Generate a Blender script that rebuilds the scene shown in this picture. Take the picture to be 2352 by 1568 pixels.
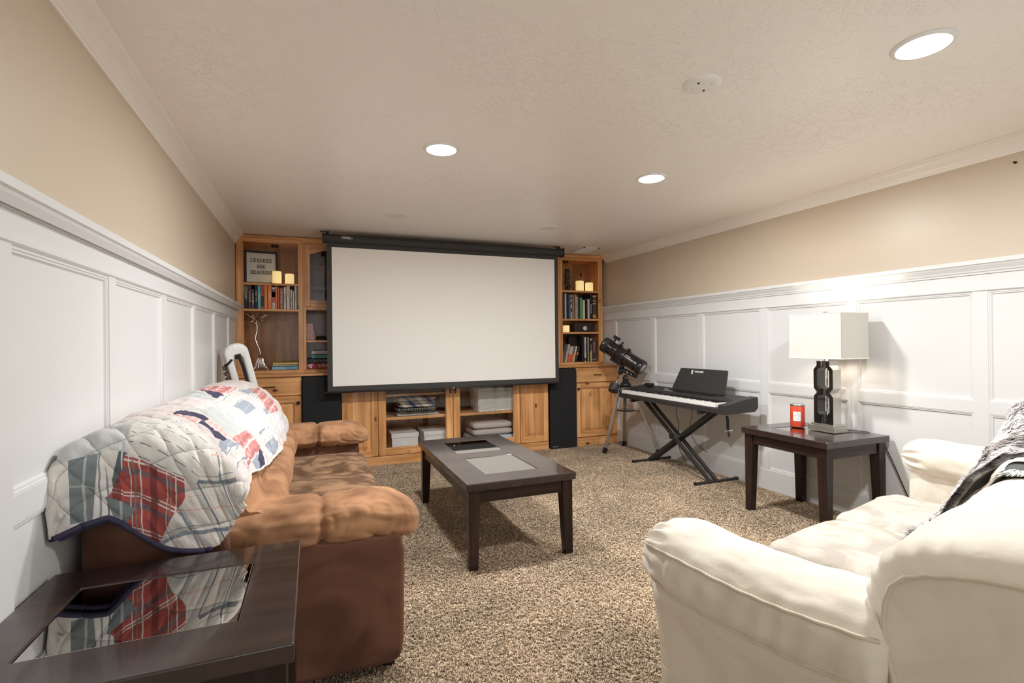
import bpy, bmesh, math, random
from mathutils import Vector, Matrix, noise as mnoise
random.seed(7)
PI = math.pi
for o in list(bpy.data.objects):
    bpy.data.objects.remove(o)
SC = bpy.context.scene
COL = SC.collection

# ------------------------------------------------------------------ camera, light, exposure
cam_d = bpy.data.cameras.new('camera')
cam_d.sensor_width = 36.0
cam_d.lens = 36.0 * 1151.83 / 2352.0
cam_d.clip_start = 0.02
cam = bpy.data.objects.new('camera', cam_d)
COL.objects.link(cam)
yaw, pitch, roll = 0.376935, 0.002272, -0.010582
F = Vector((math.sin(yaw) * math.cos(pitch), math.cos(yaw) * math.cos(pitch), math.sin(pitch)))
R0 = Vector((math.cos(yaw), -math.sin(yaw), 0)); U0 = R0.cross(F)
RR = math.cos(roll) * R0 + math.sin(roll) * U0
UU = -math.sin(roll) * R0 + math.cos(roll) * U0
cam.matrix_world = Matrix(((RR.x, UU.x, -F.x, 0), (RR.y, UU.y, -F.y, 0), (RR.z, UU.z, -F.z, 1.25), (0, 0, 0, 1)))
SC.camera = cam
world = bpy.data.worlds.new('world'); SC.world = world
world.use_nodes = True
world.node_tree.nodes['Background'].inputs[0].default_value = (0.95, 0.98, 1.0, 1)
world.node_tree.nodes['Background'].inputs[1].default_value = 1.05
SC.view_settings.view_transform = 'Standard'
SC.view_settings.look = 'None'
SC.view_settings.gamma = 1.0
SC.view_settings.use_curve_mapping = False
SC.view_settings.exposure = 0.56
CAN_STRENGTH = 530.0          # radiance of the recessed ceiling lamps
LAMP_WATTS = 8.5             # bulb inside the table lamp's shade
cy = SC.cycles
cy.max_bounces = 8; cy.diffuse_bounces = 6; cy.glossy_bounces = 4; cy.transmission_bounces = 6; cy.transparent_max_bounces = 6
cy.caustics_reflective = False; cy.caustics_refractive = False
cy.sample_clamp_indirect = 8.0
cy.use_denoising = True
cy.use_adaptive_sampling = True; cy.adaptive_threshold = 0.02

# room limits (metres): camera stands at x=0, y=0
XL, YB, YF, H = -0.705, 5.90, -2.6, 2.345

# ------------------------------------------------------------------ helpers
def lin(r, g, b):
    f = lambda c: (c / 255 / 12.92) if c / 255 <= 0.04045 else ((c / 255 + 0.055) / 1.055) ** 2.4
    return (f(r), f(g), f(b))

MATS = {}
def mat(name, col, rough=0.5, metal=0.0, spec=0.5, coat=0.0, sheen=0.0, emis=None, estr=0.0, trans=0.0, ior=1.45, bump=None):
    m = bpy.data.materials.new(name); m.use_nodes = True
    p = m.node_tree.nodes['Principled BSDF']
    p.inputs['Base Color'].default_value = (*col, 1)
    p.inputs['Roughness'].default_value = rough
    p.inputs['Metallic'].default_value = metal
    p.inputs['Specular IOR Level'].default_value = spec
    p.inputs['IOR'].default_value = ior
    p.inputs['Coat Weight'].default_value = coat
    p.inputs['Coat Roughness'].default_value = 0.08
    p.inputs['Sheen Weight'].default_value = sheen
    p.inputs['Transmission Weight'].default_value = trans
    if emis:
        p.inputs['Emission Color'].default_value = (*emis, 1)
        p.inputs['Emission Strength'].default_value = estr
    if bump:
        nt = m.node_tree; n = nt.nodes; l = nt.links
        tc = n.new('ShaderNodeTexCoord'); nz = n.new('ShaderNodeTexNoise'); bp = n.new('ShaderNodeBump')
        nz.inputs['Scale'].default_value = bump[0]; nz.inputs['Detail'].default_value = 4
        bp.inputs['Strength'].default_value = bump[1]; bp.inputs['Distance'].default_value = bump[2] if len(bump) > 2 else 0.002
        l.new(tc.outputs['Object'], nz.inputs['Vector']); l.new(nz.outputs[0], bp.inputs['Height']); l.new(bp.outputs[0], p.inputs['Normal'])
    MATS[name] = m
    return m

def nodes_of(m):
    return m.node_tree.nodes, m.node_tree.links, m.node_tree.nodes['Principled BSDF']

def ramp(n, stops):
    r = n.new('ShaderNodeValToRGB')
    e = r.color_ramp.elements
    while len(e) < len(stops): e.new(0.5)
    for i, (p, c) in enumerate(stops):
        e[i].position = p; e[i].color = (*c, 1) if len(c) == 3 else c
    return r

def mixc(n, l, fac, a, b, mode='MIX'):
    x = n.new('ShaderNodeMix'); x.data_type = 'RGBA'; x.blend_type = mode
    for s, v in ((0, fac), (6, a), (7, b)):
        if isinstance(v, (int, float)): x.inputs[s].default_value = v
        elif isinstance(v, tuple): x.inputs[s].default_value = (*v, 1)
        else: l.new(v, x.inputs[s])
    return x.outputs[2]

def math_n(n, l, op, a, b=None, c=None):
    x = n.new('ShaderNodeMath'); x.operation = op
    for i, v in enumerate((a, b, c)):
        if v is None: continue
        if isinstance(v, (int, float)): x.inputs[i].default_value = v
        else: l.new(v, x.inputs[i])
    return x.outputs[0]

ORG = {}
class MB:
    """collects shapes for ONE mesh object"""
    def __init__(s): s.v = []; s.f = []; s.mi = []; s.M = None; s.cur = 0; s.uv = None
    def add(s, vs, fs):
        o = len(s.v)
        for p in vs:
            p = Vector(p)
            s.v.append(s.M @ p if s.M else p)
        for f in fs:
            s.f.append(tuple(o + i for i in f)); s.mi.append(s.cur)
        return s
    def box(s, x0, x1, y0, y1, z0, z1):
        return s.add([(x0,y0,z0),(x1,y0,z0),(x1,y1,z0),(x0,y1,z0),(x0,y0,z1),(x1,y0,z1),(x1,y1,z1),(x0,y1,z1)],
                     [(0,3,2,1),(4,5,6,7),(0,1,5,4),(1,2,6,5),(2,3,7,6),(3,0,4,7)])
    def prism(s, poly, ax, a0, a1):
        n = len(poly)
        def P(p, a):
            return (a, p[0], p[1]) if ax == 'x' else (p[0], a, p[1]) if ax == 'y' else (p[0], p[1], a)
        vs = [P(p, a0) for p in poly] + [P(p, a1) for p in poly]
        fs = [tuple(range(n))[::-1], tuple(range(n, 2 * n))] + [(i, (i + 1) % n, n + (i + 1) % n, n + i) for i in range(n)]
        return s.add(vs, fs)
    def taper(s, b, t, z0, z1):
        """b, t: (x0,x1,y0,y1) rectangles at z0 and z1"""
        vs = [(b[0],b[2],z0),(b[1],b[2],z0),(b[1],b[3],z0),(b[0],b[3],z0),(t[0],t[2],z1),(t[1],t[2],z1),(t[1],t[3],z1),(t[0],t[3],z1)]
        return s.add(vs, [(0,3,2,1),(4,5,6,7),(0,1,5,4),(1,2,6,5),(2,3,7,6),(3,0,4,7)])
    def lathe(s, prof, n=24, c=(0,0,0), cap=True):
        vs = []; fs = []; k = len(prof)
        for i in range(n):
            a = 2 * PI * i / n
            for r, z in prof: vs.append((c[0] + r * math.cos(a), c[1] + r * math.sin(a), c[2] + z))
        for i in range(n):
            j = (i + 1) % n
            for q in range(k - 1): fs.append((i*k+q, j*k+q, j*k+q+1, i*k+q+1))
        if cap:
            if prof[0][0] > 1e-6: fs.append(tuple(i*k for i in range(n))[::-1])
            if prof[-1][0] > 1e-6: fs.append(tuple(i*k+k-1 for i in range(n)))
        return s.add(vs, fs)
    def tube(s, path, r, n=8, closed=False):
        path = [Vector(p) for p in path]; m = len(path)
        rs = r if isinstance(r, (list, tuple)) else [r] * m
        vs = []; fs = []; up = None
        for i, p in enumerate(path):
            a = path[(i - 1) % m] if (closed or i > 0) else p
            b = path[(i + 1) % m] if (closed or i < m - 1) else p
            t = (b - a).normalized() if (b - a).length > 1e-9 else Vector((0,0,1))
            if up is None:
                up = Vector((0,0,1)) if abs(t.z) < 0.9 else Vector((1,0,0))
            x = t.cross(up)
            if x.length < 1e-6: x = t.cross(Vector((0,1,0)))
            x.normalize(); y = x.cross(t).normalized(); up = y
            for q in range(n):
                a_ = 2 * PI * q / n
                vs.append(p + rs[i] * (math.cos(a_) * x + math.sin(a_) * y))
        for i in range(m if closed else m - 1):
            j = (i + 1) % m
            for q in range(n):
                w = (q + 1) % n
                fs.append((i*n+q, i*n+w, j*n+w, j*n+q))
        if not closed:
            fs.append(tuple(range(n))[::-1]); fs.append(tuple((m-1)*n+q for q in range(n)))
        return s.add(vs, fs)
    def grid(s, fn, nu, nv, cu=False, cv=False, mfn=None):
        """fn(i/nu, j/nv) -> point; cu/cv close that direction"""
        U = nu if cu else nu + 1; V = nv if cv else nv + 1
        vs = [fn(i / nu, j / nv) for i in range(U) for j in range(V)]
        o = len(s.v)
        s.add(vs, [])
        for i in range(nu):
            for j in range(nv):
                a = i * V + j; b = ((i + 1) % U) * V + j
                c = ((i + 1) % U) * V + (j + 1) % V; d = i * V + (j + 1) % V
                s.f.append((o+a, o+b, o+c, o+d)); s.mi.append(mfn((i+.5)/nu, (j+.5)/nv) if mfn else s.cur)
        return s
    def build(s, name, m, parent=None, smooth=False, bevel=0.0, seg=2, org=None):
        me = bpy.data.meshes.new(name)
        if org is None: org = ORG.get(parent, Vector((0,0,0))) if parent else Vector((0,0,0))
        me.from_pydata([tuple(p - org) for p in s.v], [], s.f)
        ms = m if isinstance(m, (list, tuple)) else [m]
        for x in ms: me.materials.append(MATS[x] if isinstance(x, str) else x)
        if len(ms) > 1: me.polygons.foreach_set('material_index', s.mi)
        if s.uv:
            ul = me.uv_layers.new(name='UVMap')
            ul.data.foreach_set('uv', [c for lp in me.loops for c in s.uv[lp.vertex_index]])
        if smooth: me.polygons.foreach_set('use_smooth', [True] * len(me.polygons))
        me.update()
        o = bpy.data.objects.new(name, me); COL.objects.link(o)
        if parent: o.parent = parent
        ORG[o] = org
        if bevel:
            b = o.modifiers.new('bevel', 'BEVEL'); b.width = bevel; b.segments = seg; b.limit_method = 'ANGLE'; b.angle_limit = 0.6
        return o

def tag(o, label, cat, group=None):
    o['label'] = label; o['category'] = cat
    if group: o['group'] = group
    return o
def thing(name, label, cat, loc=(0,0,0), rz=0.0, group=None, local=False):
    """Empty at the thing's base; children of a non-local thing are given in room coordinates"""
    o = bpy.data.objects.new(name, None); COL.objects.link(o)
    o.location = loc; o.rotation_euler = (0, 0, rz); o.empty_display_size = 0.05
    ORG[o] = Vector((0,0,0)) if local else Vector(loc)
    return tag(o, label, cat, group)
def struct(o):
    o['kind'] = 'structure'; return o
def box(name, m, parent, x0, x1, y0, y1, z0, z1, bevel=0.0, seg=2):
    return MB().box(x0, x1, y0, y1, z0, z1).build(name, m, parent, bevel=bevel, seg=seg)

def sgn_pow(v, e): return math.copysign(abs(v) ** e, v)
def cushion(mb, x0, x1, y0, y1, z0, z1, e=0.35, n=28, puff=0.0, wr=0.0, seed=0.0, ez=None):
    """soft box: superellipsoid surface with wrinkles; e small = boxy"""
    ez = ez or e
    cx, cy_, cz = (x0+x1)/2, (y0+y1)/2, (z0+z1)/2
    hx, hy, hz = (x1-x0)/2, (y1-y0)/2, (z1-z0)/2
    def fn(u, v):
        a = 2 * PI * u; b = -PI/2 + PI * v
        cb = sgn_pow(math.cos(b), ez); sb = sgn_pow(math.sin(b), ez)
        x = cb * sgn_pow(math.cos(a), e); y = cb * sgn_pow(math.sin(a), e)
        p = Vector((cx + hx * x, cy_ + hy * y, cz + hz * sb))
        k = 1 - max(abs(x), abs(y)) ** 2
        p.z += (puff * k if sb > 0 else 0)
        if wr:
            q = p * 9 + Vector((seed, seed * 2, 0))
            d = mnoise.noise(q) * wr + mnoise.noise(Vector((q.x*2.5, q.y*1.1, q.z*2))) * wr * 0.6
            p += Vector((x * .4, y * .4, sb)) * d
        return p
    mb.grid(fn, n * 2, n, cu=True)
    return mb

def text(parent, body, m, size, M, name='lettering', ext=0.0006, align='CENTER', off=0.0, sx=1.0, wrap=None):
    """flat lettering turned into a mesh; M places the text's local x (reading direction), y (up), z (out)"""
    cu = bpy.data.curves.new('t', 'FONT'); cu.body = body; cu.size = size; cu.align_x = align; cu.align_y = 'CENTER'
    cu.extrude = ext; cu.offset = off; cu.resolution_u = 2
    ob = bpy.data.objects.new('t', cu); COL.objects.link(ob)
    dg = bpy.context.evaluated_depsgraph_get()
    me = bpy.data.meshes.new_from_object(ob.evaluated_get(dg))
    bpy.data.objects.remove(ob); bpy.data.curves.remove(cu)
    org = ORG.get(parent, Vector((0,0,0)))
    for v in me.vertices:
        p = Vector((v.co.x * sx, v.co.y, v.co.z))
        if wrap: p = Vector((p.x, wrap * math.sin(p.y / wrap), wrap * (math.cos(p.y / wrap) - 1) + p.z))
        v.co = (M @ p) - org
    me.materials.clear(); me.materials.append(MATS[m])
    o = bpy.data.objects.new(name, me); COL.objects.link(o); o.parent = parent; ORG[o] = org
    return o
def frame_m(origin, xdir, ydir):
    x = Vector(xdir).normalized(); y = Vector(ydir).normalized(); z = x.cross(y).normalized(); y = z.cross(x)
    o = Vector(origin)
    return Matrix(((x.x,y.x,z.x,o.x),(x.y,y.y,z.y,o.y),(x.z,y.z,z.z,o.z),(0,0,0,1)))

# ------------------------------------------------------------------ materials
mat('white_paint', (0.68, 0.675, 0.66), 0.38)
mat('crown_paint', (0.87, 0.82, 0.75), 0.38)
mat('tan_paint', (0.60, 0.50, 0.385), 0.36)
mat('ceiling_paint', (0.88, 0.84, 0.79), 0.33)
n, l, p = nodes_of(MATS['ceiling_paint'])
tc = n.new('ShaderNodeTexCoord'); nz = n.new('ShaderNodeTexNoise'); nz2 = n.new('ShaderNodeTexNoise'); bp = n.new('ShaderNodeBump')
nz.inputs['Scale'].default_value = 20; nz.inputs['Detail'].default_value = 5; nz.inputs['Distortion'].default_value = 1.2
nz2.inputs['Scale'].default_value = 1.3; nz2.inputs['Detail'].default_value = 2
r = ramp(n, [(0.50, (0,0,0)), (0.56, (1,1,1))])
r2 = ramp(n, [(0.38, (.25,.25,.25)), (0.62, (1,1,1))])
l.new(tc.outputs['Object'], nz.inputs['Vector']); l.new(tc.outputs['Object'], nz2.inputs['Vector'])
l.new(nz.outputs[0], r.inputs[0]); l.new(nz2.outputs[0], r2.inputs[0])
l.new(math_n(n, l, 'MULTIPLY', r.outputs[0], r2.outputs[0]), bp.inputs['Height'])
bp.inputs['Strength'].default_value = 0.6; bp.inputs['Distance'].default_value = 0.003
l.new(bp.outputs[0], p.inputs['Normal'])

def carpet_mat(name, dark):
    m = mat(name, (0.3, 0.22, 0.15), 0.95, spec=0.1)
    n, l, p = nodes_of(m)
    g = n.new('ShaderNodeNewGeometry')
    a = n.new('ShaderNodeTexNoise'); a.inputs['Scale'].default_value = 95; a.inputs['Detail'].default_value = 2
    b = n.new('ShaderNodeTexNoise'); b.inputs['Scale'].default_value = 2.2; b.inputs['Detail'].default_value = 3
    l.new(g.outputs['Position'], a.inputs['Vector']); l.new(g.outputs['Position'], b.inputs['Vector'])
    k = dark
    r = ramp(n, [(0.30, (0.13*k,0.094*k,0.060*k)), (0.45, (0.29*k,0.220*k,0.152*k)), (0.58, (0.44*k,0.345*k,0.248*k)), (0.72, (0.60*k,0.49*k,0.37*k))])
    l.new(a.outputs[0], r.inputs[0])
    r2 = ramp(n, [(0.35, (.8,.8,.8)), (0.65, (1.12,1.12,1.12))]); l.new(b.outputs[0], r2.inputs[0])
    l.new(mixc(n, l, 1.0, r.outputs[0], r2.outputs[0], 'MULTIPLY'), p.inputs['Base Color'])
    return m
carpet_mat('carpet_base', 1.1); carpet_mat('carpet_tuft', 1.5)

def wood(name, axis, dark=1.0, rough=0.32):
    m = mat(name, (0.5, 0.25, 0.1), rough, coat=0.25)
    n, l, p = nodes_of(m)
    tc = n.new('ShaderNodeTexCoord'); oi = n.new('ShaderNodeObjectInfo'); ad = n.new('ShaderNodeVectorMath'); ad.operation = 'ADD'
    sc = n.new('ShaderNodeVectorMath'); sc.operation = 'SCALE'; sc.inputs[0].default_value = (13.0, 7.0, 5.0); l.new(oi.outputs['Random'], sc.inputs['Scale'])
    l.new(tc.outputs['Object'], ad.inputs[0]); l.new(sc.outputs[0], ad.inputs[1])
    mp = n.new('ShaderNodeMapping'); s = [17, 17, 17]; s['xyz'.index(axis)] = 1.1; mp.inputs['Scale'].default_value = s
    l.new(ad.outputs[0], mp.inputs['Vector'])
    a = n.new('ShaderNodeTexNoise'); a.inputs['Scale'].default_value = 1.0; a.inputs['Detail'].default_value = 5; a.inputs['Distortion'].default_value = 0.35
    l.new(mp.outputs[0], a.inputs['Vector'])
    k = dark
    r = ramp(n, [(0.30, (0.40*k,0.175*k,0.060*k)), (0.50, (0.59*k,0.295*k,0.118*k)), (0.70, (0.73*k,0.41*k,0.185*k))])
    l.new(a.outputs[0], r.inputs[0])
    mp2 = n.new('ShaderNodeMapping'); s2 = [6.5, 6.5, 6.5]; s2['xyz'.index(axis)] = 3.6; mp2.inputs['Scale'].default_value = s2; l.new(ad.outputs[0], mp2.inputs['Vector'])
    vo = n.new('ShaderNodeTexVoronoi'); vo.inputs['Scale'].default_value = 1.0; l.new(mp2.outputs[0], vo.inputs['Vector'])
    kr = ramp(n, [(0.045, (0.10, 0.04, 0.015)), (0.075, (0.45, 0.38, 0.30)), (0.14, (1, 1, 1))])
    l.new(vo.outputs['Distance'], kr.inputs[0])
    b = n.new('ShaderNodeTexNoise'); b.inputs['Scale'].default_value = 2.4; l.new(ad.outputs[0], b.inputs['Vector'])
    r3 = ramp(n, [(0.35, (0.80,0.78,0.74)), (0.65, (1.08,1.06,1.03))]); l.new(b.outputs[0], r3.inputs[0])
    c1 = mixc(n, l, 1.0, r.outputs[0], kr.outputs[0], 'MULTIPLY')
    l.new(mixc(n, l, 1.0, c1, r3.outputs[0], 'MULTIPLY'), p.inputs['Base Color'])
    return m
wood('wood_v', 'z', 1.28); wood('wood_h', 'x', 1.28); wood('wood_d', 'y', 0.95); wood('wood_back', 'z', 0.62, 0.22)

def espresso(name, axis, spec=0.75, coat=0.5):
    m = mat(name, (0.02, 0.01, 0.008), 0.24, spec=spec, coat=coat)
    n, l, p = nodes_of(m)
    tc = n.new('ShaderNodeTexCoord'); mp = n.new('ShaderNodeMapping'); s = [30, 30, 30]; s['xyz'.index(axis)] = 1.6; mp.inputs['Scale'].default_value = s
    a = n.new('ShaderNodeTexNoise'); a.inputs['Scale'].default_value = 1; a.inputs['Detail'].default_value = 4
    l.new(tc.outputs['Object'], mp.inputs['Vector']); l.new(mp.outputs[0], a.inputs['Vector'])
    r = ramp(n, [(0.3, (0.014,0.007,0.006)), (0.6, (0.030,0.015,0.012)), (0.8, (0.05,0.026,0.019))]); l.new(a.outputs[0], r.inputs[0])
    l.new(r.outputs[0], p.inputs['Base Color'])
    # fine scratches and wear in the gloss
    sc = n.new('ShaderNodeTexNoise'); sc.inputs['Scale'].default_value = 3; sc.inputs['Detail'].default_value = 6
    l.new(tc.outputs['Object'], sc.inputs['Vector'])
    rr = ramp(n, [(0.3, (.20,.20,.20)), (0.7, (.34,.34,.34))]); l.new(sc.outputs[0], rr.inputs[0]); l.new(rr.outputs[0], p.inputs['Roughness'])
    return m
espresso('espresso_top_x', 'x'); espresso('espresso_top_y', 'y')
espresso('espresso_x', 'x', .35, .08); espresso('espresso_y', 'y', .35, .08); espresso('espresso_z', 'z', .35, .08)
mat('black_glass', (0.50, 0.49, 0.47), 0.02, metal=1.0)
mat('chrome', (0.78, 0.77, 0.75), 0.12, metal=1.0)
mat('brushed_nickel', (0.62, 0.60, 0.56), 0.28, metal=1.0)
mat('aluminium', (0.74, 0.74, 0.72), 0.32, metal=1.0)
mat('dark_bronze', (0.035, 0.025, 0.02), 0.4, metal=0.6)
mat('black_plastic', (0.016, 0.015, 0.015), 0.38)
mat('black_satin', (0.030, 0.028, 0.027), 0.5)
mat('black_gloss', (0.012, 0.011, 0.011), 0.12, coat=0.5)
mat('black_cloth', (0.024, 0.024, 0.025), 0.9, spec=0.2)
mat('screen_black', (0.042, 0.040, 0.038), 0.7)
mat('screen_white', (0.87, 0.83, 0.78), 0.85, spec=0.2)
mat('key_white', (0.80, 0.79, 0.76), 0.25)
mat('white_plastic', (0.80, 0.79, 0.77), 0.4)
mat('white_print', (0.82, 0.82, 0.80), 0.5)
mat('grey_print', (0.45, 0.45, 0.44), 0.5)
mat('dark_print', (0.03, 0.027, 0.022), 0.6)
mat('light_diffuser', (0.9, 0.9, 0.9), 0.5, emis=(0.955, 0.985, 1.0), estr=CAN_STRENGTH)
mat('dead_diffuser', (0.72, 0.68, 0.62), 0.5)
mat('vinyl_white', (0.78, 0.77, 0.74), 0.3)
mat('webbing', (0.016, 0.014, 0.014), 0.8)
mat('pages', (0.78, 0.72, 0.60), 0.8)

def suede(name, lo, hi, scale=5.0, stretch=(1, 1, 1), sheen=0.35, bstr=0.25, mid=(0.40, 0.60)):
    m = mat(name, hi, 0.92, spec=0.12, sheen=sheen)
    n, l, p = nodes_of(m)
    p.inputs['Sheen Roughness'].default_value = 0.45
    p.inputs['Sheen Tint'].default_value = (*[min(1, c * 1.6 + .15) for c in hi], 1)
    tc = n.new('ShaderNodeTexCoord'); mp = n.new('ShaderNodeMapping'); mp.inputs['Scale'].default_value = stretch
    l.new(tc.outputs['Object'], mp.inputs['Vector'])
    a = n.new('ShaderNodeTexNoise'); a.inputs['Scale'].default_value = scale; a.inputs['Detail'].default_value = 3; a.inputs['Distortion'].default_value = 1.6
    l.new(mp.outputs[0], a.inputs['Vector'])
    r = ramp(n, [(mid[0], lo), (mid[1], hi)]); l.new(a.outputs[0], r.inputs[0]); l.new(r.outputs[0], p.inputs['Base Color'])
    b = n.new('ShaderNodeTexNoise'); b.inputs['Scale'].default_value = 240; l.new(tc.outputs['Object'], b.inputs['Vector'])
    c = n.new('ShaderNodeTexNoise'); c.inputs['Scale'].default_value = 22; c.inputs['Detail'].default_value = 3; c.inputs['Distortion'].default_value = 1.0
    l.new(mp.outputs[0], c.inputs['Vector'])
    b1 = n.new('ShaderNodeBump'); b1.inputs['Strength'].default_value = 0.10; b1.inputs['Distance'].default_value = 0.001; l.new(b.outputs[0], b1.inputs['Height'])
    b2 = n.new('ShaderNodeBump'); b2.inputs['Strength'].default_value = bstr; b2.inputs['Distance'].default_value = 0.006
    l.new(c.outputs[0], b2.inputs['Height']); l.new(b1.outputs[0], b2.inputs['Normal']); l.new(b2.outputs[0], p.inputs['Normal'])
    return m
suede('brown_suede', (0.215, 0.106, 0.054), (0.43, 0.228, 0.120), 3.6, mid=(0.34, 0.60))
suede('brown_seat', (0.100, 0.054, 0.030), (0.28, 0.162, 0.092), 4.6, (1.0, 1.1, 1), bstr=0.15, mid=(0.43, 0.58))
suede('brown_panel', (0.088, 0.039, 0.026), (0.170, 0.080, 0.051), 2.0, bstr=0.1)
suede('beige_suede', (0.715, 0.65, 0.55), (0.785, 0.725, 0.62), 3.5, bstr=0.3)
suede('beige_seat', (0.40, 0.35, 0.30), (0.53, 0.47, 0.405), 5.5, (1.2, .8, 1), bstr=0.8, mid=(0.38, 0.56))  # same suede as beige_suede, colour darkened to offset strong light on it
mat('beige_piping', (0.66, 0.585, 0.465), 0.9, spec=0.15)
mat('sofa_foot', (0.02, 0.012, 0.01), 0.4)

def glass_mat(name, tint, rough=0.0):
    """thin cabinet glass: clear, with a mirror-like Fresnel reflection"""
    m = bpy.data.materials.new(name); m.use_nodes = True; n = m.node_tree.nodes; l = m.node_tree.links
    n.clear(); out = n.new('ShaderNodeOutputMaterial'); t = n.new('ShaderNodeBsdfTransparent'); g = n.new('ShaderNodeBsdfGlossy')
    fr = n.new('ShaderNodeFresnel'); fr.inputs['IOR'].default_value = 1.75; mx = n.new('ShaderNodeMixShader')
    gm = n.new('ShaderNodeNewGeometry'); fac = math_n(n, l, 'MULTIPLY', fr.outputs[0], math_n(n, l, 'SUBTRACT', 1.0, gm.outputs['Backfacing']))
    t.inputs[0].default_value = (*tint, 1); g.inputs['Roughness'].default_value = rough
    l.new(fac, mx.inputs[0]); l.new(t.outputs[0], mx.inputs[1]); l.new(g.outputs[0], mx.inputs[2]); l.new(mx.outputs[0], out.inputs[0])
    MATS[name] = m
glass_mat('pane_glass', (0.985, 0.985, 0.98)); glass_mat('smoked_glass', (0.80, 0.79, 0.78), 0.05)
# ------------------------------------------------------------------ room shell
fl = struct(MB().box(XL - .1, 3.85, YF, YB + .1, -0.08, 0).build('floor', 'carpet_base'))
cl = struct(MB().box(XL - .1, 3.85, YF, YB + .1, H, H + 0.08).build('ceiling', 'ceiling_paint'))
wb = struct(MB().box(XL - .1, 3.85, YB, YB + .1, 0, H).build('wall_back', 'tan_paint'))
# rear wall left out behind the camera so uniform world light fills the room
wl = struct(MB().box(-.1, 0, YF, YB, 0, H).build('wall_left', 'tan_paint')); wl.location = (XL, 0, 0)
wr = struct(MB().box(0, .1, YF - 5.5, YB - 5.5, 0, H).build('wall_right', 'tan_paint')); wr.location = (3.50, 5.5, 0); wr.rotation_euler = (0, 0, 0.02)

def wainscot(wall, sg, y0, y1, stiles, z):
    """sg: inward direction; z: dict of heights; stiles: list of (centre, width)"""
    X = lambda a: sg * a
    def bx(name, xa, xb, ya, yb, za, zb, bevel=0.0):
        return box(name, 'white_paint', wall, min(X(xa), X(xb)), max(X(xa), X(xb)), ya, yb, za, zb, bevel)
    def strip(name, prof, ya, yb):
        mb = MB(); q = [(X(a), b) for a, b in prof]
        if sg < 0: q = q[::-1]
        mb.prism(q, 'y', ya, yb)
        return mb.build(name, 'white_paint', wall)
    c = z['cap']; f = z['fascia']; p = z['ptop']
    strip('chair_rail', [(0, c), (.062, c), (.062, c - .024), (.054, c - .028), (.050, c - .036), (.036, c - .056), (.033, f + .014), (.027, f + .010), (.026, f), (.018, f), (.018, p + .020), (.024, p + .018), (.024, p + .008), (.014, p), (0, p)], y0, y1)
    strip('baseboard', [(0, 0), (.020, 0), (.020, z['base'] - .006), (.014, z['base']), (0, z['base'])], y0, y1)
    for cy_, w in stiles:
        bx('stile', 0, .0175, cy_ - w/2, cy_ + w/2, z['base'] - .002, p + .01)
    ed = [(y0, y0)] + [(a - w/2, a + w/2) for a, w in stiles] + [(y1, y1)]
    for (a0, a1), (b0, b1) in zip(ed[:-1], ed[1:]):
        ya, yb = a1, b0
        if yb - ya < .03: continue
        bx('rail', 0, .0170, ya - .004, yb + .004, z['mid0'], z['mid1'])
        for za, zb in ((z['base'], z['mid0']), (z['mid1'], p)):
            bx('panel', 0, .004, ya - .004, yb + .004, za - .004, zb + .004)
            # stepped moulding round the panel
            mb = MB()
            prof = [(.0, .0150), (.006, .0150), (.009, .0115), (.014, .0115), (.018, .0055), (.020, .004)]
            rings = []
            for off, h in prof:
                rings.append([(X(h), ya + off, za + off), (X(h), yb - off, za + off), (X(h), yb - off, zb - off), (X(h), ya + off, zb - off)])
            vs = [q for r_ in rings for q in r_]; fs = []
            for i in range(len(prof) - 1):
                for k in range(4):
                    a_ = i*4 + k; b_ = i*4 + (k+1) % 4
                    fs.append((a_, b_, b_ + 4, a_ + 4) if sg < 0 else (a_, a_ + 4, b_ + 4, b_))
            mb.add(vs, fs); mb.build('panel_molding', 'white_paint', wall)

zL = dict(cap=1.646, fascia=1.588, ptop=1.503, mid0=.815, mid1=.884, base=.167)
zR = dict(cap=1.694, fascia=1.614, ptop=1.513, mid0=.815, mid1=.885, base=.167)
wainscot(wl, 1, YF, 5.86, [(y, .068) for y in (-2.02, -1.30, -.585, .13, .845, 1.562, 2.262, 2.962, 3.655, 4.345, 5.035)], zL)
wainscot(wr, -1, YF - 5.5, .33, [(y - 5.5, .068) for y in (-1.97, -1.24, -.51, .222, .953, 1.686, 2.414, 3.150, 3.886, 4.604, 5.343)], zR)

def crown(name, wall, sg, y0, y1, zb):
    d = H - .0005
    prof = [(0, zb), (.008, zb), (.010, zb + .010), (.016, zb + .014), (.018, zb + .022), (.024, zb + .028), (.030, zb + .040), (.042, zb + .056), (.056, zb + .066), (.060, zb + .070), (.062, zb + .078), (.074, d - .004), (.076, d), (0, d)]
    q = [(sg * a, b) for a, b in prof]
    if sg < 0: q = q[::-1]
    mb = MB().prism(q, 'y', y0, y1)
    o = mb.build(name, 'crown_paint'); o.location = wall.location; o.rotation_euler = wall.rotation_euler
    return struct(o)
crown('trim_1', wl, 1, YF, 5.545, 2.250)
crown('trim_2', wr, -1, YF - 5.5, .045, 2.257)

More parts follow.
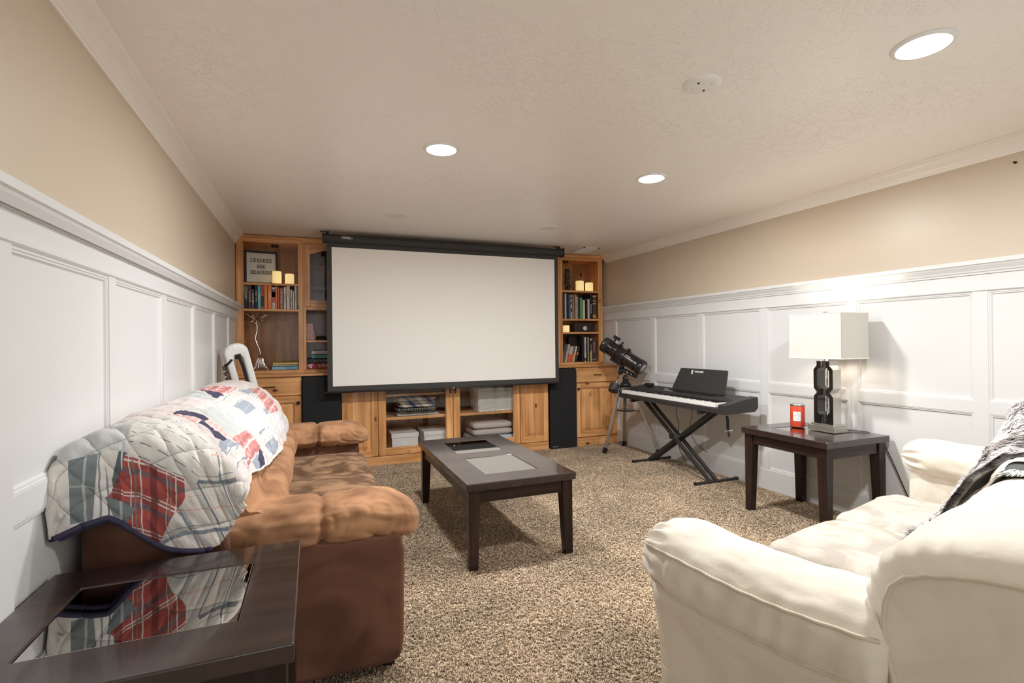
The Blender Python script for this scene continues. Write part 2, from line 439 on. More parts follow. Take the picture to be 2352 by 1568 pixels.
# carpet pile: tufts scattered over the visible floor
def carpet():
    tb = MB()
    for k, (a, ln) in enumerate(((0.2, 1.0), (2.3, .8), (4.4, .9))):
        c, s_ = math.cos(a), math.sin(a); w = .0022
        p0 = Vector((c * .001, s_ * .001, 0)); t = Vector((-s_, c, 0))
        p1 = Vector((c * .0035, s_ * .0035, .007 * ln)); p2 = Vector((c * .008, s_ * .008, .010 * ln))
        tb.add([p0 - t*w, p0 + t*w, p1 + t*w*1.1, p1 - t*w*1.1, p2 + t*w*.5, p2 - t*w*.5], [(0,1,2,3), (3,2,4,5)])
    me_o = tb.build('carpet_tuft', 'carpet_tuft')
    COL.objects.unlink(me_o)
    o = MB().add([(XL + .01, 0.6, 0), (3.5, 0.6, 0), (3.5, 5.35, 0), (XL + .01, 5.35, 0)], [(0, 1, 2, 3)]).build('carpet_pile', 'carpet_base', fl)
    o['kind'] = 'stuff'
    ng = bpy.data.node_groups.new('pile', 'GeometryNodeTree')
    ng.interface.new_socket('Geometry', in_out='INPUT', socket_type='NodeSocketGeometry')
    ng.interface.new_socket('Geometry', in_out='OUTPUT', socket_type='NodeSocketGeometry')
    N = ng.nodes; L = ng.links
    gi = N.new('NodeGroupInput'); go = N.new('NodeGroupOutput')
    d = N.new('GeometryNodeDistributePointsOnFaces'); d.inputs['Density'].default_value = 17000
    oi = N.new('GeometryNodeObjectInfo'); oi.inputs['Object'].default_value = me_o
    ip = N.new('GeometryNodeInstanceOnPoints')
    rv = N.new('FunctionNodeRandomValue'); rv.data_type = 'FLOAT_VECTOR'; rv.inputs[0].default_value = (-.35, -.35, 0); rv.inputs[1].default_value = (.35, .35, 6.28)
    rs = N.new('FunctionNodeRandomValue'); rs.data_type = 'FLOAT'; rs.inputs[2].default_value = .6; rs.inputs[3].default_value = 1.1
    L.new(gi.outputs[0], d.inputs['Mesh']); L.new(d.outputs['Points'], ip.inputs['Points'])
    L.new(oi.outputs['Geometry'], ip.inputs['Instance']); L.new(rv.outputs[0], ip.inputs['Rotation']); L.new(rs.outputs[1], ip.inputs['Scale'])
    L.new(ip.outputs[0], go.inputs[0])
    md = o.modifiers.new('pile', 'NODES'); md.node_group = ng
carpet()

# ------------------------------------------------------------------ ceiling fittings
def can(x, y, lit, label, grp):
    t = thing('recessed_light', label, 'ceiling light', (x, y, H), group=grp)
    MB().lathe([(.074, -.001), (.078, -.010), (.092, -.008), (.100, -.003), (.101, 0), (.074, 0)], 40, (x, y, H), cap=False).build('trim_ring', 'white_plastic', t, smooth=True)
    MB().lathe([(0, -.0085), (.05, -.0085), (.070, -.007), (.0765, -.003)], 40, (x, y, H), cap=False).build('diffuser', 'light_diffuser' if lit else 'dead_diffuser', t, smooth=True)
g = 'recessed ceiling lights'
can(2.126, 1.169, True, 'lit recessed light nearest the round ceiling cover plate, the largest in view', g)
can(0.679, 2.765, True, 'lit recessed light above the brown sofa end of the coffee table', g)
can(2.117, 2.777, True, 'lit recessed light above the digital piano side of the carpet', g)
can(0.674, 4.333, False, 'unlit white recessed light in front of the left bookcase and screen', g)
can(2.097, 4.327, False, 'unlit white recessed light in front of the right half of the screen', g)
t = thing('detector_plate', 'round white blank cover plate with two screws on the ceiling', 'cover plate', (1.55, 1.684, H))
MB().lathe([(.0, -.012), (.055, -.012), (.070, -.009), (.078, -.002), (.078, 0)], 36, (1.55, 1.684, H), cap=False).build('plate', 'white_plastic', t, smooth=True)
for dx, dy in ((-.034, -.018), (.030, .022)):
    MB().lathe([(0, -.016), (.004, -.016), (.0045, -.012)], 10, (1.55 + dx, 1.684 + dy, H), cap=False).build('screw', 'dark_bronze', t)
for dx, dy in ((-.020, .034), (.026, -.030)):
    MB().lathe([(0, -.0135), (.003, -.0135), (.003, -.012)], 8, (1.55 + dx, 1.684 + dy, H), cap=False).build('hole', 'grey_print', t)
t = thing('air_vent', 'white ceiling air register near the top right bookcase', 'vent', (3.02, 5.22, H))
mb = MB(); x0, x1, y0, y1 = 2.915, 3.125, 5.07, 5.375
mb.box(x0, x1, y0, y0 + .02, H - .008, H).box(x0, x1, y1 - .02, y1, H - .008, H).box(x0, x0 + .02, y0, y1, H - .008, H).box(x1 - .02, x1, y0, y1, H - .008, H)
mb.build('frame', 'white_plastic', t)
box('backing', 'dark_bronze', t, x0 + .018, x1 - .018, y0 + .018, y1 - .018, H - .002, H)
for i in range(9):
    y = y0 + .035 + i * .029
    MB().add([(x0 + .02, y, H - .003), (x1 - .02, y, H - .003), (x1 - .02, y + .02, H - .012), (x0 + .02, y + .02, H - .012), (x0 + .02, y + .002, H - .001), (x1 - .02, y + .002, H - .001), (x1 - .02, y + .022, H - .010), (x0 + .02, y + .022, H - .010)],
             [(0,1,2,3), (7,6,5,4), (0,4,5,1), (3,2,6,7), (0,3,7,4), (1,5,6,2)]).build('slat', 'white_plastic', t)
t = tag(MB().lathe([(0, 0), (.011, .001), (.012, .006), (.006, .010), (.005, .022), (.008, .030), (0, .032)], 12, cap=False).build('wall_hook', 'dark_bronze', smooth=True), 'small dark metal hook screwed into the tan wall near the ceiling', 'hook')
t.scale = (.6, .6, .6); t.location = (3.578, 1.53, 2.205); t.rotation_euler = (0, -PI/2, 0)

# ------------------------------------------------------------------ built-in cabinets along the back wall
YC, YU = 5.29, 5.55            # front planes of the base and upper units
def rpanel(mb, x0, x1, z0, z1, yf, d=.012, w=.034, arch=0.0):
    """raised panel: flat field standing proud, sloping edge"""
    a = [(x0, yf + d, z0), (x1, yf + d, z0), (x1, yf + d, z1), (x0, yf + d, z1)]
    b = [(x0 + w, yf, z0 + w), (x1 - w, yf, z0 + w), (x1 - w, yf, z1 - w), (x0 + w, yf, z1 - w)]
    b0 = [(x0 + w - .004, yf + .004, z0 + w - .004), (x1 - w + .004, yf + .004, z0 + w - .004), (x1 - w + .004, yf + .004, z1 - w + .004), (x0 + w - .004, yf + .004, z1 - w + .004)]
    vs = a + b0 + b; fs = [(8, 9, 10, 11)]
    for k in range(4):
        j = (k + 1) % 4
        fs += [(k, j, 4 + j, 4 + k), (4 + k, 4 + j, 8 + j, 8 + k)]
    return mb.add(vs, fs)
def part_empty(name, par):
    o = bpy.data.objects.new(name, None); COL.objects.link(o); o.parent = par; o.empty_display_size = .02; ORG[o] = ORG[par]
    return o
def door_frame(name, par, x0, x1, z0, z1, yf, th=.02, st=.058, m='wood_v', mh='wood_h'):
    """mitre-less frame: two stiles carry the door, rails are its sub-parts"""
    d = part_empty(name, par)
    for a in (x0, x1 - st): box('door_stile', m, d, a, a + st, yf, yf + th, z0, z1, bevel=.003)
    for a, b in ((z0, z0 + st), (z1 - st, z1)):
        box('door_rail', mh, d, x0 + st, x1 - st, yf + .0005, yf + th, a, b, bevel=.003)
    # bead round the opening
    mb = MB(); q = .009
    X0, X1, Z0, Z1 = x0 + st, x1 - st, z0 + st, z1 - st
    o_ = [(X0, yf + .001, Z0), (X1, yf + .001, Z0), (X1, yf + .001, Z1), (X0, yf + .001, Z1)]
    i_ = [(X0 + q, yf + .009, Z0 + q), (X1 - q, yf + .009, Z0 + q), (X1 - q, yf + .009, Z1 - q), (X0 + q, yf + .009, Z1 - q)]
    i2 = [(X0 + q, yf + .018, Z0 + q), (X1 - q, yf + .018, Z0 + q), (X1 - q, yf + .018, Z1 - q), (X0 + q, yf + .018, Z1 - q)]
    fs = []
    for k in range(4):
        j = (k + 1) % 4; fs += [(k, j, 4 + j, 4 + k), (4 + k, 4 + j, 8 + j, 8 + k)]
    mb.add(o_ + i_ + i2, fs).build('bead', m, d)
    return d, (X0 + q, X1 - q, Z0 + q, Z1 - q)
def panel_door(par, x0, x1, z0, z1, yf, knob=None):
    d, (a, b, c, e) = door_frame('door', par, x0, x1, z0, z1, yf)
    rpanel(MB(), a, b, c, e, yf + .004).build('raised_panel', 'wood_v', d)
    if knob:
        k = MB(); k.M = Matrix.Translation((knob[0], yf, knob[1])) @ Matrix.Rotation(PI/2, 4, 'X')
        k.lathe([(.006, 0), (.006, .010), (.013, .015), (.016, .021), (.013, .027), (0, .030)], 16, cap=False)
        k.build('knob', 'dark_bronze', d, smooth=True)
    return d
def pull(par, xc, zc, yf, w=.10):
    mb = MB().tube([(xc - w/2, yf, zc), (xc - w/2, yf - .018, zc + .001), (xc - w*.3, yf - .026, zc + .002), (xc + w*.3, yf - .026, zc + .002), (xc + w/2, yf - .018, zc + .001), (xc + w/2, yf, zc)], .0048, 8)
    mb.build('handle', 'dark_bronze', par, smooth=True)

def base_unit(x0, x1, label, side):
    t = thing('base_cabinet', label, 'cabinet', ((x0 + x1)/2, YC + .3, 0))
    MB().box(x0, x1, YC + .021, YB - .005, .10, .944).build('carcass', 'wood_v', t)
    box('toe_kick', 'wood_h', t, x0, x1, YC, YC + .05, 0, .098, bevel=.003)
    dr = box('drawer', 'wood_h', t, x0 + .004, x1 - .004, YC, YC + .021, .764, .940, bevel=.006, seg=3)
    pull(dr, (x0 + x1)/2 + .01, .850, YC)
    kx = x1 - .030 if side == 'l' else x0 + .030
    panel_door(t, x0 + .004, x1 - .004, .108, .752, YC, (kx, .690))
    return t
base_unit(-.70, -.112, 'knotty wood base cabinet with one drawer and door behind the brown sofa', 'l')
base_unit(2.905, 3.488, 'knotty wood base cabinet with drawer and door beside the telescope', 'r')

t = thing('media_cabinet', 'long knotty wood cabinet with two glass doors below the projector screen', 'cabinet', (1.40, YC + .3, 0))
mx0, mx1 = .255, 2.545
mb = MB().box(mx0, mx1, YB - .03, YB - .005, .10, .944)
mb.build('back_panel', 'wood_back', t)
for x in (mx0, .607, 1.389, 2.170, mx1 - .02):
    box('side_panel', 'wood_v', t, x, x + .02, YC + .021, YB - .03, .10, .944)
box('bottom_panel', 'wood_h', t, mx0, mx1, YC + .021, YB - .03, .10, .118)
box('top_panel', 'wood_h', t, mx0, mx1, YC + .021, YB - .03, .925, .944)
box('toe_kick', 'wood_h', t, mx0, mx1, YC, YC + .05, 0, .094, bevel=.003)
panel_door(t, mx0 + .003, .606, .100, .940, YC); panel_door(t, 2.187, mx1 - .003, .100, .940, YC)
for x0, x1, hx in ((.614, 1.396, 1.372), (1.404, 2.181, 1.428)):
    d, (a, b, c, e) = door_frame('glass_door', t, x0, x1, .100, .940, YC, st=.068)
    box('pane', 'pane_glass', d, a - .002, b + .002, YC + .012, YC + .015, c - .002, e + .002)
    MB().tube([(hx, YC, .79), (hx, YC - .02, .785), (hx - .008, YC - .026, .75), (hx, YC - .02, .715), (hx, YC, .71)], .005, 8).build('handle', 'dark_bronze', d, smooth=True)
box('shelf', 'wood_h', t, .629, 1.389, YC + .05, YB - .03, .700, .722, bevel=.002)
box('shelf', 'wood_h', t, .629, 1.389, YC + .05, YB - .03, .452, .482, bevel=.002)
box('shelf', 'wood_h', t, 1.411, 2.170, YC + .05, YB - .03, .450, .478, bevel=.002)

ct = thing('countertop', 'long honey wood countertop running over all the base cabinets', 'countertop', (1.4, 5.58, .945))
box('slab', 'wood_h', ct, -.70, 3.488, YC - .022, YB - .004, .945, .970, bevel=.006, seg=3)

# ---- upper open bookcases
def bookcase(x0, x1, label, shelves, puck_x, grp=None):
    t = thing('bookcase', label, 'bookcase', ((x0 + x1)/2, YU + .17, .97))
    zt = 2.335
    for x in (x0, x1 - .02): box('side_panel', 'wood_v', t, x, x + .02, YU + .02, YB - .006, .9705, zt)
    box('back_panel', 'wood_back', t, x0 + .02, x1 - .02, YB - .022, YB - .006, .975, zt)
    box('top_panel', 'wood_h', t, x0 + .02, x1 - .02, YU + .02, YB - .022, 2.275, 2.295)
    wl_, wr_ = (.066, .046) if x0 < 0 else (.046, .060)
    box('face_stile', 'wood_v', t, x0, x0 + wl_, YU, YU + .02, .9705, zt, bevel=.003)
    box('face_stile', 'wood_v', t, x1 - wr_, x1, YU, YU + .02, .9705, zt, bevel=.003)
    box('face_rail', 'wood_h', t, x0 + wl_, x1 - wr_, YU + .0005, YU + .02, .9705, .998, bevel=.003)
    box('face_rail', 'wood_h', t, x0 + wl_, x1 - wr_, YU + .0005, YU + .02, 2.275, 2.310, bevel=.003)
    MB().prism([(YU, .9705), (YU - .016, .9705), (YU - .016, .982), (YU - .008, .990), (YU, .996)], 'x', x0, x1).build('base_molding', 'wood_h', t)
    MB().prism([(YU, 2.290), (YU - .008, 2.292), (YU - .012, 2.305), (YU - .022, 2.316), (YU - .030, 2.330), (YU - .030, 2.338), (YU, 2.338)], 'x', x0, x1).build('crown_molding', 'wood_h', t)
    box('bottom_panel', 'wood_h', t, x0 + .02, x1 - .02, YU + .02, YB - .022, .975, .997)
    for z in shelves:
        box('shelf', 'wood_h', t, x0 + .021, x1 - .021, YU + .006, YB - .022, z - .022, z, bevel=.002)
    p = MB(); 
    p.lathe([(0, -.014), (.022, -.014), (.022, -.018), (.034, -.018), (.036, 0)], 20, (puck_x, YU + .13, 2.275), cap=False).build('puck_light', 'dark_bronze', t, smooth=False)
    return t
bookcase(-.70, -.096, 'open wood bookcase in the left corner holding the letter board', (1.872, 1.612), -.36)
bookcase(2.832, 3.452, 'open wood bookcase in the right corner above the black loudspeaker', (1.896, 1.540, 1.374), 2.995)

# ---- upper units with arched glass doors, mostly behind the screen
def glass_unit(x0, x1, label, mirror):
    t = thing('display_cabinet', label, 'cabinet', ((x0 + x1)/2, YU + .17, .97))
    zt = 2.335
    for x in (x0, x1 - .02): box('side_panel', 'wood_v', t, x, x + .02, YU + .02, YB - .006, .9705, zt)
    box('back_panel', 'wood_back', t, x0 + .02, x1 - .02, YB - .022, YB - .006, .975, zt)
    box('face_stile', 'wood_v', t, x0, x0 + .030, YU, YU + .02, .9705, zt, bevel=.003)
    box('face_stile', 'wood_v', t, x1 - .030, x1, YU, YU + .02, .9705, zt, bevel=.003)
    for za, zb in ((.9705, .998), (1.605, 1.640), (2.262, 2.312)):
        box('face_rail', 'wood_h', t, x0 + .03, x1 - .03, YU + .0005, YU + .02, za, zb, bevel=.003)
    for z in (1.000, 1.297, 1.640): box('shelf', 'wood_h', t, x0 + .021, x1 - .021, YU + .021, YB - .022, z - .022, z, bevel=.002)
    for z in (1.845, 2.070): box('shelf', 'wood_h', t, x0 + .021, x1 - .021, YU + .05, YB - .022, z - .018, z, bevel=.002)
    MB().prism([(YU, .9705), (YU - .016, .9705), (YU - .016, .982), (YU - .008, .990), (YU, .996)], 'x', x0, x1).build('base_molding', 'wood_h', t)
    MB().prism([(YU, 2.290), (YU - .008, 2.292), (YU - .012, 2.305), (YU - .022, 2.316), (YU - .030, 2.330), (YU - .030, 2.338), (YU, 2.338)], 'x', x0, x1).build('crown_molding', 'wood_h', t)
    # door: stiles, bottom rail, arched top rail, smoked pane
    yf = YU - .020; a, b, z0, z1 = x0 + .012, x1 - .012, 1.640, 2.268
    d = part_empty('arched_glass_door', t)
    for q in (a, b - .058): box('door_stile', 'wood_v', d, q, q + .058, yf, yf + .02, z0, z1, bevel=.003)
    box('door_rail', 'wood_h', d, a + .058, b - .058, yf + .0005, yf + .02, z0, z0 + .066, bevel=.003)
    pts = [(a + .058, z1), (b - .058, z1)]; mid = (a + b)/2; hw = mid - a - .058
    for i in range(13):
        s = 1 - i / 6.0
        pts.append((mid + s * hw, z1 - .092 + .046 * math.cos(s * PI/2) ** 1.2))
    MB().prism(pts[::-1], 'y', yf + .0005, yf + .02).build('door_rail', 'wood_h', d)
    box('pane', 'smoked_glass', d, a + .05, b - .05, yf + .010, yf + .013, z0 + .06, z1 - .03)
    box('hinge', 'dark_bronze', d, b - .088, b - .058, yf + .014, yf + .03, 2.18, 2.20)
    return t
glass_unit(-.096, .400, 'wood display cabinet with arched glass door left of the screen, mostly hidden by it', 1)
glass_unit(2.336, 2.832, 'wood display cabinet behind the right edge of the projector screen', -1)

# ---- loudspeakers in the gaps between the base units
def speaker(x0, x1, label):
    t = thing('floor_speaker', label, 'loudspeaker', ((x0 + x1)/2, 5.4, 0), group='floor standing loudspeakers')
    box('cabinet_body', 'black_plastic', t, x0 + .006, x1 - .006, 5.285, 5.72, .0, .930, bevel=.006)
    r = .030; yf = 5.248
    pts = []
    for cx, cz, a0 in ((x1 - r, .938 - r, 0), (x0 + r, .938 - r, 90), (x0 + .006, .012, 180), (x1 - .006, .012, 270)):
        rr = r if cz > .5 else .006
        for k in range(6):
            a = math.radians(a0 + k * 18); pts.append((cx + rr * math.cos(a), cz + rr * math.sin(a)))
    MB().prism(pts[::-1], 'y', yf, yf + .035).build('grille', 'black_cloth', t, bevel=.006, seg=3)
    text(t, 'polkaudio', 'grey_print', .017, frame_m((x0 + .062, yf - .001, .034), (1, 0, 0), (0, 0, 1)))
    return t
speaker(-.104, .247, 'tall black floor loudspeaker between the left base cabinet and media cabinet')
speaker(2.551, 2.896, 'tall black floor loudspeaker between the media cabinet and right base cabinet')
# ------------------------------------------------------------------ projector screen
t = thing('projector_screen', 'pull-down projector screen with black border hanging from the ceiling', 'projector screen', (1.375, 5.12, .785))
pts = []
for i in range(17):
    a = PI * 0.5 + PI * i / 16 * 1.0
    pts.append((5.125 + .042 * math.cos(a), 2.271 + .042 * math.sin(a)))
pts += [(5.165, 2.229), (5.165, 2.313)]
MB().prism(pts, 'x', .092, 2.660).build('casing', 'screen_black', t, bevel=.002)
for x in (.086, 2.654): box('end_cap', 'black_plastic', t, x, x + .012, 5.078, 5.168, 2.222, 2.318, bevel=.003)
for x in (.118, 2.61): 
    MB().box(x, x + .03, 5.10, 5.17, 2.313, 2.318).box(x, x + .03, 5.15, 5.17, 2.313, 2.3445).box(x - .05, x + .035, 5.145, 5.175, 2.338, 2.3445).build('ceiling_bracket', 'black_plastic', t)
MB().box(.122, 2.597, 5.1195, 5.1215, .795, 2.24).build('border_fabric', 'screen_black', t)
box('viewing_surface', 'screen_white', t, .170, 2.553, 5.1180, 5.1192, .846, 2.188)
MB().tube([(.094, 5.1205, .789), (2.618, 5.1205, .789)], .010, 10).build('bottom_bar', 'black_satin', t, smooth=True)
MB().tube([(1.33, 5.1205, .778), (1.335, 5.112, .760), (1.39, 5.112, .757), (1.395, 5.1205, .778)], .004, 6).build('pull_handle', 'black_plastic', t)
box('mount_screw', 'chrome', t, 1.356, 1.366, 5.107, 5.111, .779, .790)
bm = MB()
q = []
for k in range(20):
    a = 2 * PI * k / 20; q.append((.308 + (.042 if math.cos(a) > 0 else -.042) + .013 * math.cos(a), 2.278 + .013 * math.sin(a)))
bm.prism(q[::-1], 'y', 5.0795, 5.083).build('badge', 'grey_print', t)
q2 = [(x * .96 + .308 * .04, (z - 2.278) * .80 + 2.278) for x, z in q]
MB().prism(q2[::-1], 'y', 5.0790, 5.0798).build('badge_face', 'black_plastic', t)
text(t, 'VonHaus', 'white_print', .021, frame_m((.308, 5.0784, 2.277), (1, 0, 0), (0, 0, 1)), off=.0006)

# ------------------------------------------------------------------ books
CM = {}
def cmat(c, rough=.5):
    k = (tuple(c), rough)
    if k not in CM:
        CM[k] = 'cover_%d' % len(CM); mat(CM[k], lin(*c), rough)
    return CM[k]
def book(label, x0, x1, z0, h, yf, depth, col, title=None, tcol=(235, 230, 220), tsize=None, bands=(), lean=0.0, grp='books', tpos=.5, cat='book', name='book', up=False):
    """standing book, spine towards the room (y = yf); lean tilts its top towards +x"""
    t = thing(name, label, cat, (x0, yf, z0), group=grp, local=True)
    if lean: t.rotation_euler = (0, lean, 0)
    w = x1 - x0 - .0006; c = cmat(col)
    bt = min(.0022, w * .18)
    mb = MB().box(0, w, 0, bt, 0, h).box(0, bt, 0, depth, 0, h).box(w - bt, w, 0, depth, 0, h)
    mb.build('cover', c, t)
    box('pages', 'pages', t, bt, w - bt, bt, depth - .004, .003, h - .004)
    for a, b, bc in bands:
        box('spine_band', cmat(bc), t, w * .02, w * .98, -.0005, .0004, h * a, h * b)
    if title and w > .013:
        s = tsize or min(w * .75, .03)
        text(t, title, cmat(tcol), s, frame_m((w/2, -.0008, h * tpos), (0, 0, 1 if up else -1), (-1 if up else 1, 0, 0)), ext=.0002)
    return t
GL = 'books on the left bookcase shelf'
rowL = [
 ('black book with a pale spine panel, first at the left end of the row', -.637,-.599,.247,(44,38,36),'GRIT','',[(.62,.93,(120,112,92))]),
 ('plum purple book beside the black one at the left end of the row', -.598,-.572,.248,(86,62,72),'THE PURSUIT','',[]),
 ('short violet book with an orange dot on its spine', -.570,-.543,.197,(84,72,98),'QUIET DAYS','',[(.36,.42,(225,120,80))]),
 ('navy book with large slanted cream title', -.540,-.514,.254,(34,32,50),'START WITH','',[]),
 ('turquoise book in the left bookcase row', -.514,-.485,.237,(90,185,185),'MINDSET','',[]),
 ('red book with a dark label on the lower spine', -.486,-.456,.248,(190,70,72),'','',[(.10,.52,(66,44,46))]),
 ('plain orange book left of the other thick orange one', -.456,-.424,.253,(228,140,80),'',None,[]),
 ('thick orange book with white lettering along its spine', -.424,-.386,.254,(226,132,78),'HABITS','',[]),
 ('grey and white book with a red streak on the spine', -.385,-.353,.222,(206,198,192),'','',[(.55,.90,(110,92,92)),(.30,.78,(186,100,92))]),
 ('narrow orange book between the grey and the coral spines', -.354,-.334,.232,(226,128,72),'','',[]),
 ('thin coral red book in the left bookcase row', -.333,-.316,.223,(200,92,76),'','',[]),
 ('brown book with cream framed title on the spine', -.316,-.280,.219,(140,88,76),'THE POWER OF','',[]),
 ('white book with black lettering beside the brown one', -.278,-.254,.227,(224,216,208),'LEADERSHIP',(40,36,36),[]),
 ('tall wide cream book in the left bookcase row', -.253,-.219,.248,(222,210,198),'','',[(.55,.93,(212,188,176))]),
 ('short white book with an orange band near the foot', -.217,-.195,.201,(214,206,198),'TEAM',(90,84,80),[(.12,.17,(215,120,70))]),
 ('thin pale yellow booklet in the left bookcase row', -.193,-.179,.186,(232,224,196),'',None,[]),
 ('light grey book second from the right end of the row', -.177,-.154,.250,(206,200,194),'OUTLIERS',(110,104,100),[]),
 ('mid grey book at the right end of the row', -.154,-.138,.248,(158,150,142),'','',[]),
]
for lb, a, b, h, c, ti, tc_, bd in rowL:
    book(lb, a, b, 1.612, h, 5.585, .15, c, ti or None, tc_ if isinstance(tc_, tuple) and len(tc_) == 3 else (232, 222, 200), bands=bd, grp=GL)
GR = 'books on the right bookcase upper shelf'
rowR = [
 ('slate purple book at the left end of the right bookcase row', 2.907,2.926,.310,(92,86,100),None,[]),
 ('tall cream white book second in the right bookcase row', 2.927,2.950,.317,(226,216,202),None,[]),
 ('black book right of the tall cream white one', 2.950,2.974,.311,(36,33,33),None,[]),
 ('dark slate book left of the blue one', 2.974,2.992,.309,(66,70,82),None,[]),
 ('blue book in the right bookcase row', 2.992,3.010,.303,(92,138,176),None,[]),
 ('white book with black blotches on the spine', 3.010,3.028,.303,(216,208,204),None,[(.82,.90,(50,46,48)),(.60,.70,(60,56,60)),(.30,.44,(50,46,48))]),
 ('mauve grey thin book in the right bookcase row', 3.028,3.042,.304,(150,130,126),None,[]),
 ('tan book left of the rust red one', 3.042,3.057,.307,(186,152,122),None,[]),
 ('rust red book in the right bookcase row', 3.057,3.077,.308,(158,92,68),None,[]),
 ('thin cream book right of the rust red one', 3.077,3.093,.309,(222,206,178),None,[]),
 ('cream book with a beaded pattern on its spine', 3.093,3.114,.280,(206,198,172),None,[(k/14+.02,k/14+.05,(120,112,92)) for k in range(13)]),
 ('thin navy book left of the green one', 3.115,3.139,.258,(48,52,76),None,[]),
 ('bright green book in the right bookcase row', 3.140,3.179,.266,(98,168,108),None,[]),
 ('short cream book right of the green one', 3.180,3.216,.241,(222,200,172),None,[]),
 ('black book right of the short cream one', 3.222,3.248,.267,(40,38,38),None,[]),
 ('pale grey book between two black ones', 3.249,3.283,.255,(196,194,196),None,[]),
 ('tall black book with white lettering on the spine', 3.285,3.322,.317,(34,32,33),'LINCOLN',[]),
 ('brown book with gold flower print at the right end of the row', 3.326,3.377,.308,(84,64,58),None,[(.04,.18,(196,150,92)),(.62,.66,(214,186,130)),(.74,.78,(200,164,116)),(.92,.97,(214,186,140))]),
]
for lb, a, b, h, c, ti, bd in rowR:
    book(lb, a, b, 1.540, h, 5.585, .20, c, ti, bands=bd, grp=GR, tpos=.42)
GB = 'books on the right bookcase bottom shelf'
rowB = [
 ('black book left of the white spine on the bottom shelf', 3.162,3.196,.330,(38,35,35),None,(0,0,0),[]),
 ('white book with dark lettering on the bottom shelf', 3.198,3.225,.311,(216,208,200),'CHEMISTRY',(70,64,64),[(.04,.16,(80,78,74))]),
 ('charcoal book between two white spines on the bottom shelf', 3.225,3.244,.311,(52,48,46),None,(0,0,0),[]),
 ('thin white book left of the navy spine', 3.245,3.262,.311,(222,214,206),None,(0,0,0),[]),
 ('navy book on the bottom shelf', 3.264,3.283,.304,(52,52,64),None,(0,0,0),[]),
 ('black and yellow book with white lettering on the bottom shelf', 3.283,3.308,.301,(32,30,30),'ANATOMY',(230,226,216),[(.0,.44,(214,196,110)),(.88,.99,(212,170,80))]),
 ('maroon textbook with BIOLOGY on its spine', 3.311,3.372,.307,(88,58,62),'BIOLOGY',(206,190,182),[(.06,.12,(120,140,170))]),
]
for lb, a, b, h, c, ti, tc_, bd in rowB:
    book(lb, a, b, .997, h, 5.585, .20, c, ti, tc_, bands=bd, grp=GB, tpos=.58)
book('large black book standing behind the leaning paperbacks', 3.035, 3.158, .997, .345, 5.70, .03, (40, 26, 26), grp=GB)
ln = .245
book('dark grey cover leaning at the left end of the bottom shelf', 2.897, 2.914, .999, .235, 5.66, .14, (92, 82, 76), lean=ln, grp=GB)
book('light grey textured book leaning on the bottom shelf', 2.918, 2.953, .999, .232, 5.60, .17, (190, 182, 172), lean=ln, grp=GB)
book('white and orange paperback leaning on the bottom shelf', 2.956, 2.998, .999, .205, 5.59, .14, (222, 214, 206), 'DRIVE', (60, 54, 54), bands=[(.0, .52, (222, 98, 58))], lean=ln, grp=GB, tpos=.76)
book('grey and orange paperback leaning beside the white and orange one', 3.001, 3.028, .999, .205, 5.60, .14, (122, 116, 104), bands=[(.16, .56, (224, 110, 66))], lean=ln, grp=GB)
book('cream paperback leaning on the bottom shelf', 3.030, 3.053, .999, .208, 5.59, .14, (226, 206, 178), lean=ln, grp=GB)
book('thin dark paperback leaning at the end of the group', 3.058, 3.084, .999, .198, 5.59, .14, (72, 62, 54), bands=[(.48, .66, (214, 120, 72))], lean=ln + .04, grp=GB)

def flat_book(label, x0, x1, z0, z1, yf, d, col, title=None, tcol=(235, 230, 220), tx=.3, ts=None, name='book', cat='book', grp='books lying flat'):
    t = thing(name, label, cat, ((x0 + x1)/2, yf, z0), group=grp)
    c = cmat(col); th = .003
    MB().box(x0, x1, yf, yf + d, z0, z0 + th).box(x0, x1, yf, yf + d, z1 - th, z1 - .0002).box(x0, x1, yf, yf + th, z0, z1 - .0002).build('cover', c, t)
    box('pages', 'pages', t, x0 + .002, x1 - .004, yf + th, yf + d - .004, z0 + th, z1 - th)
    if title: text(t, title, cmat(tcol), ts or (z1 - z0) * .62, frame_m((x0 + (x1 - x0) * tx, yf - .0006, (z0 + z1)/2), (1, 0, 0), (0, 0, 1)), ext=.0002)
    return t
flat_book('blue book lying flat at the bottom of the small stack', -.394, -.145, .9975, 1.036, 5.585, .17, (120, 170, 190), 'THINK LIKE A\nROCKET SCIENTIST', (240, 240, 236), .30, .014)
flat_book('thin white book between the blue and yellow flat books', -.384, -.145, 1.0365, 1.050, 5.59, .16, (226, 222, 214))
flat_book('yellow book lying flat on top of the small stack', -.382, -.145, 1.0505, 1.074, 5.588, .16, (222, 196, 116), 'BIG MAGIC', (196, 150, 80), .35)
flat_book('red word game box with white tiles printed on its side', -.064, .36, 1.0005, 1.058, 5.60, .24, (178, 62, 68), 'SCRABBLE', (240, 232, 226), .47, .040, 'game_box', 'game box', 'boxes stacked in the display cabinet')
flat_book('black box reading FULL BLOOM stacked on the red game box', -.062, .36, 1.0585, 1.106, 5.60, .24, (52, 50, 54), 'FULL BLOOM', (170, 166, 160), .32, .024, 'game_box', 'game box', 'boxes stacked in the display cabinet')
flat_book('teal book stacked on the black FULL BLOOM box', -.019, .27, 1.1065, 1.148, 5.61, .20, (88, 158, 156), 'MINISTRY', (120, 184, 180), .34, .014)
flat_book('white book on top of the teal one in the display cabinet', -.019, .27, 1.1485, 1.190, 5.61, .20, (206, 200, 196), 'LEADERSHIP', (150, 146, 142), .34, .014)
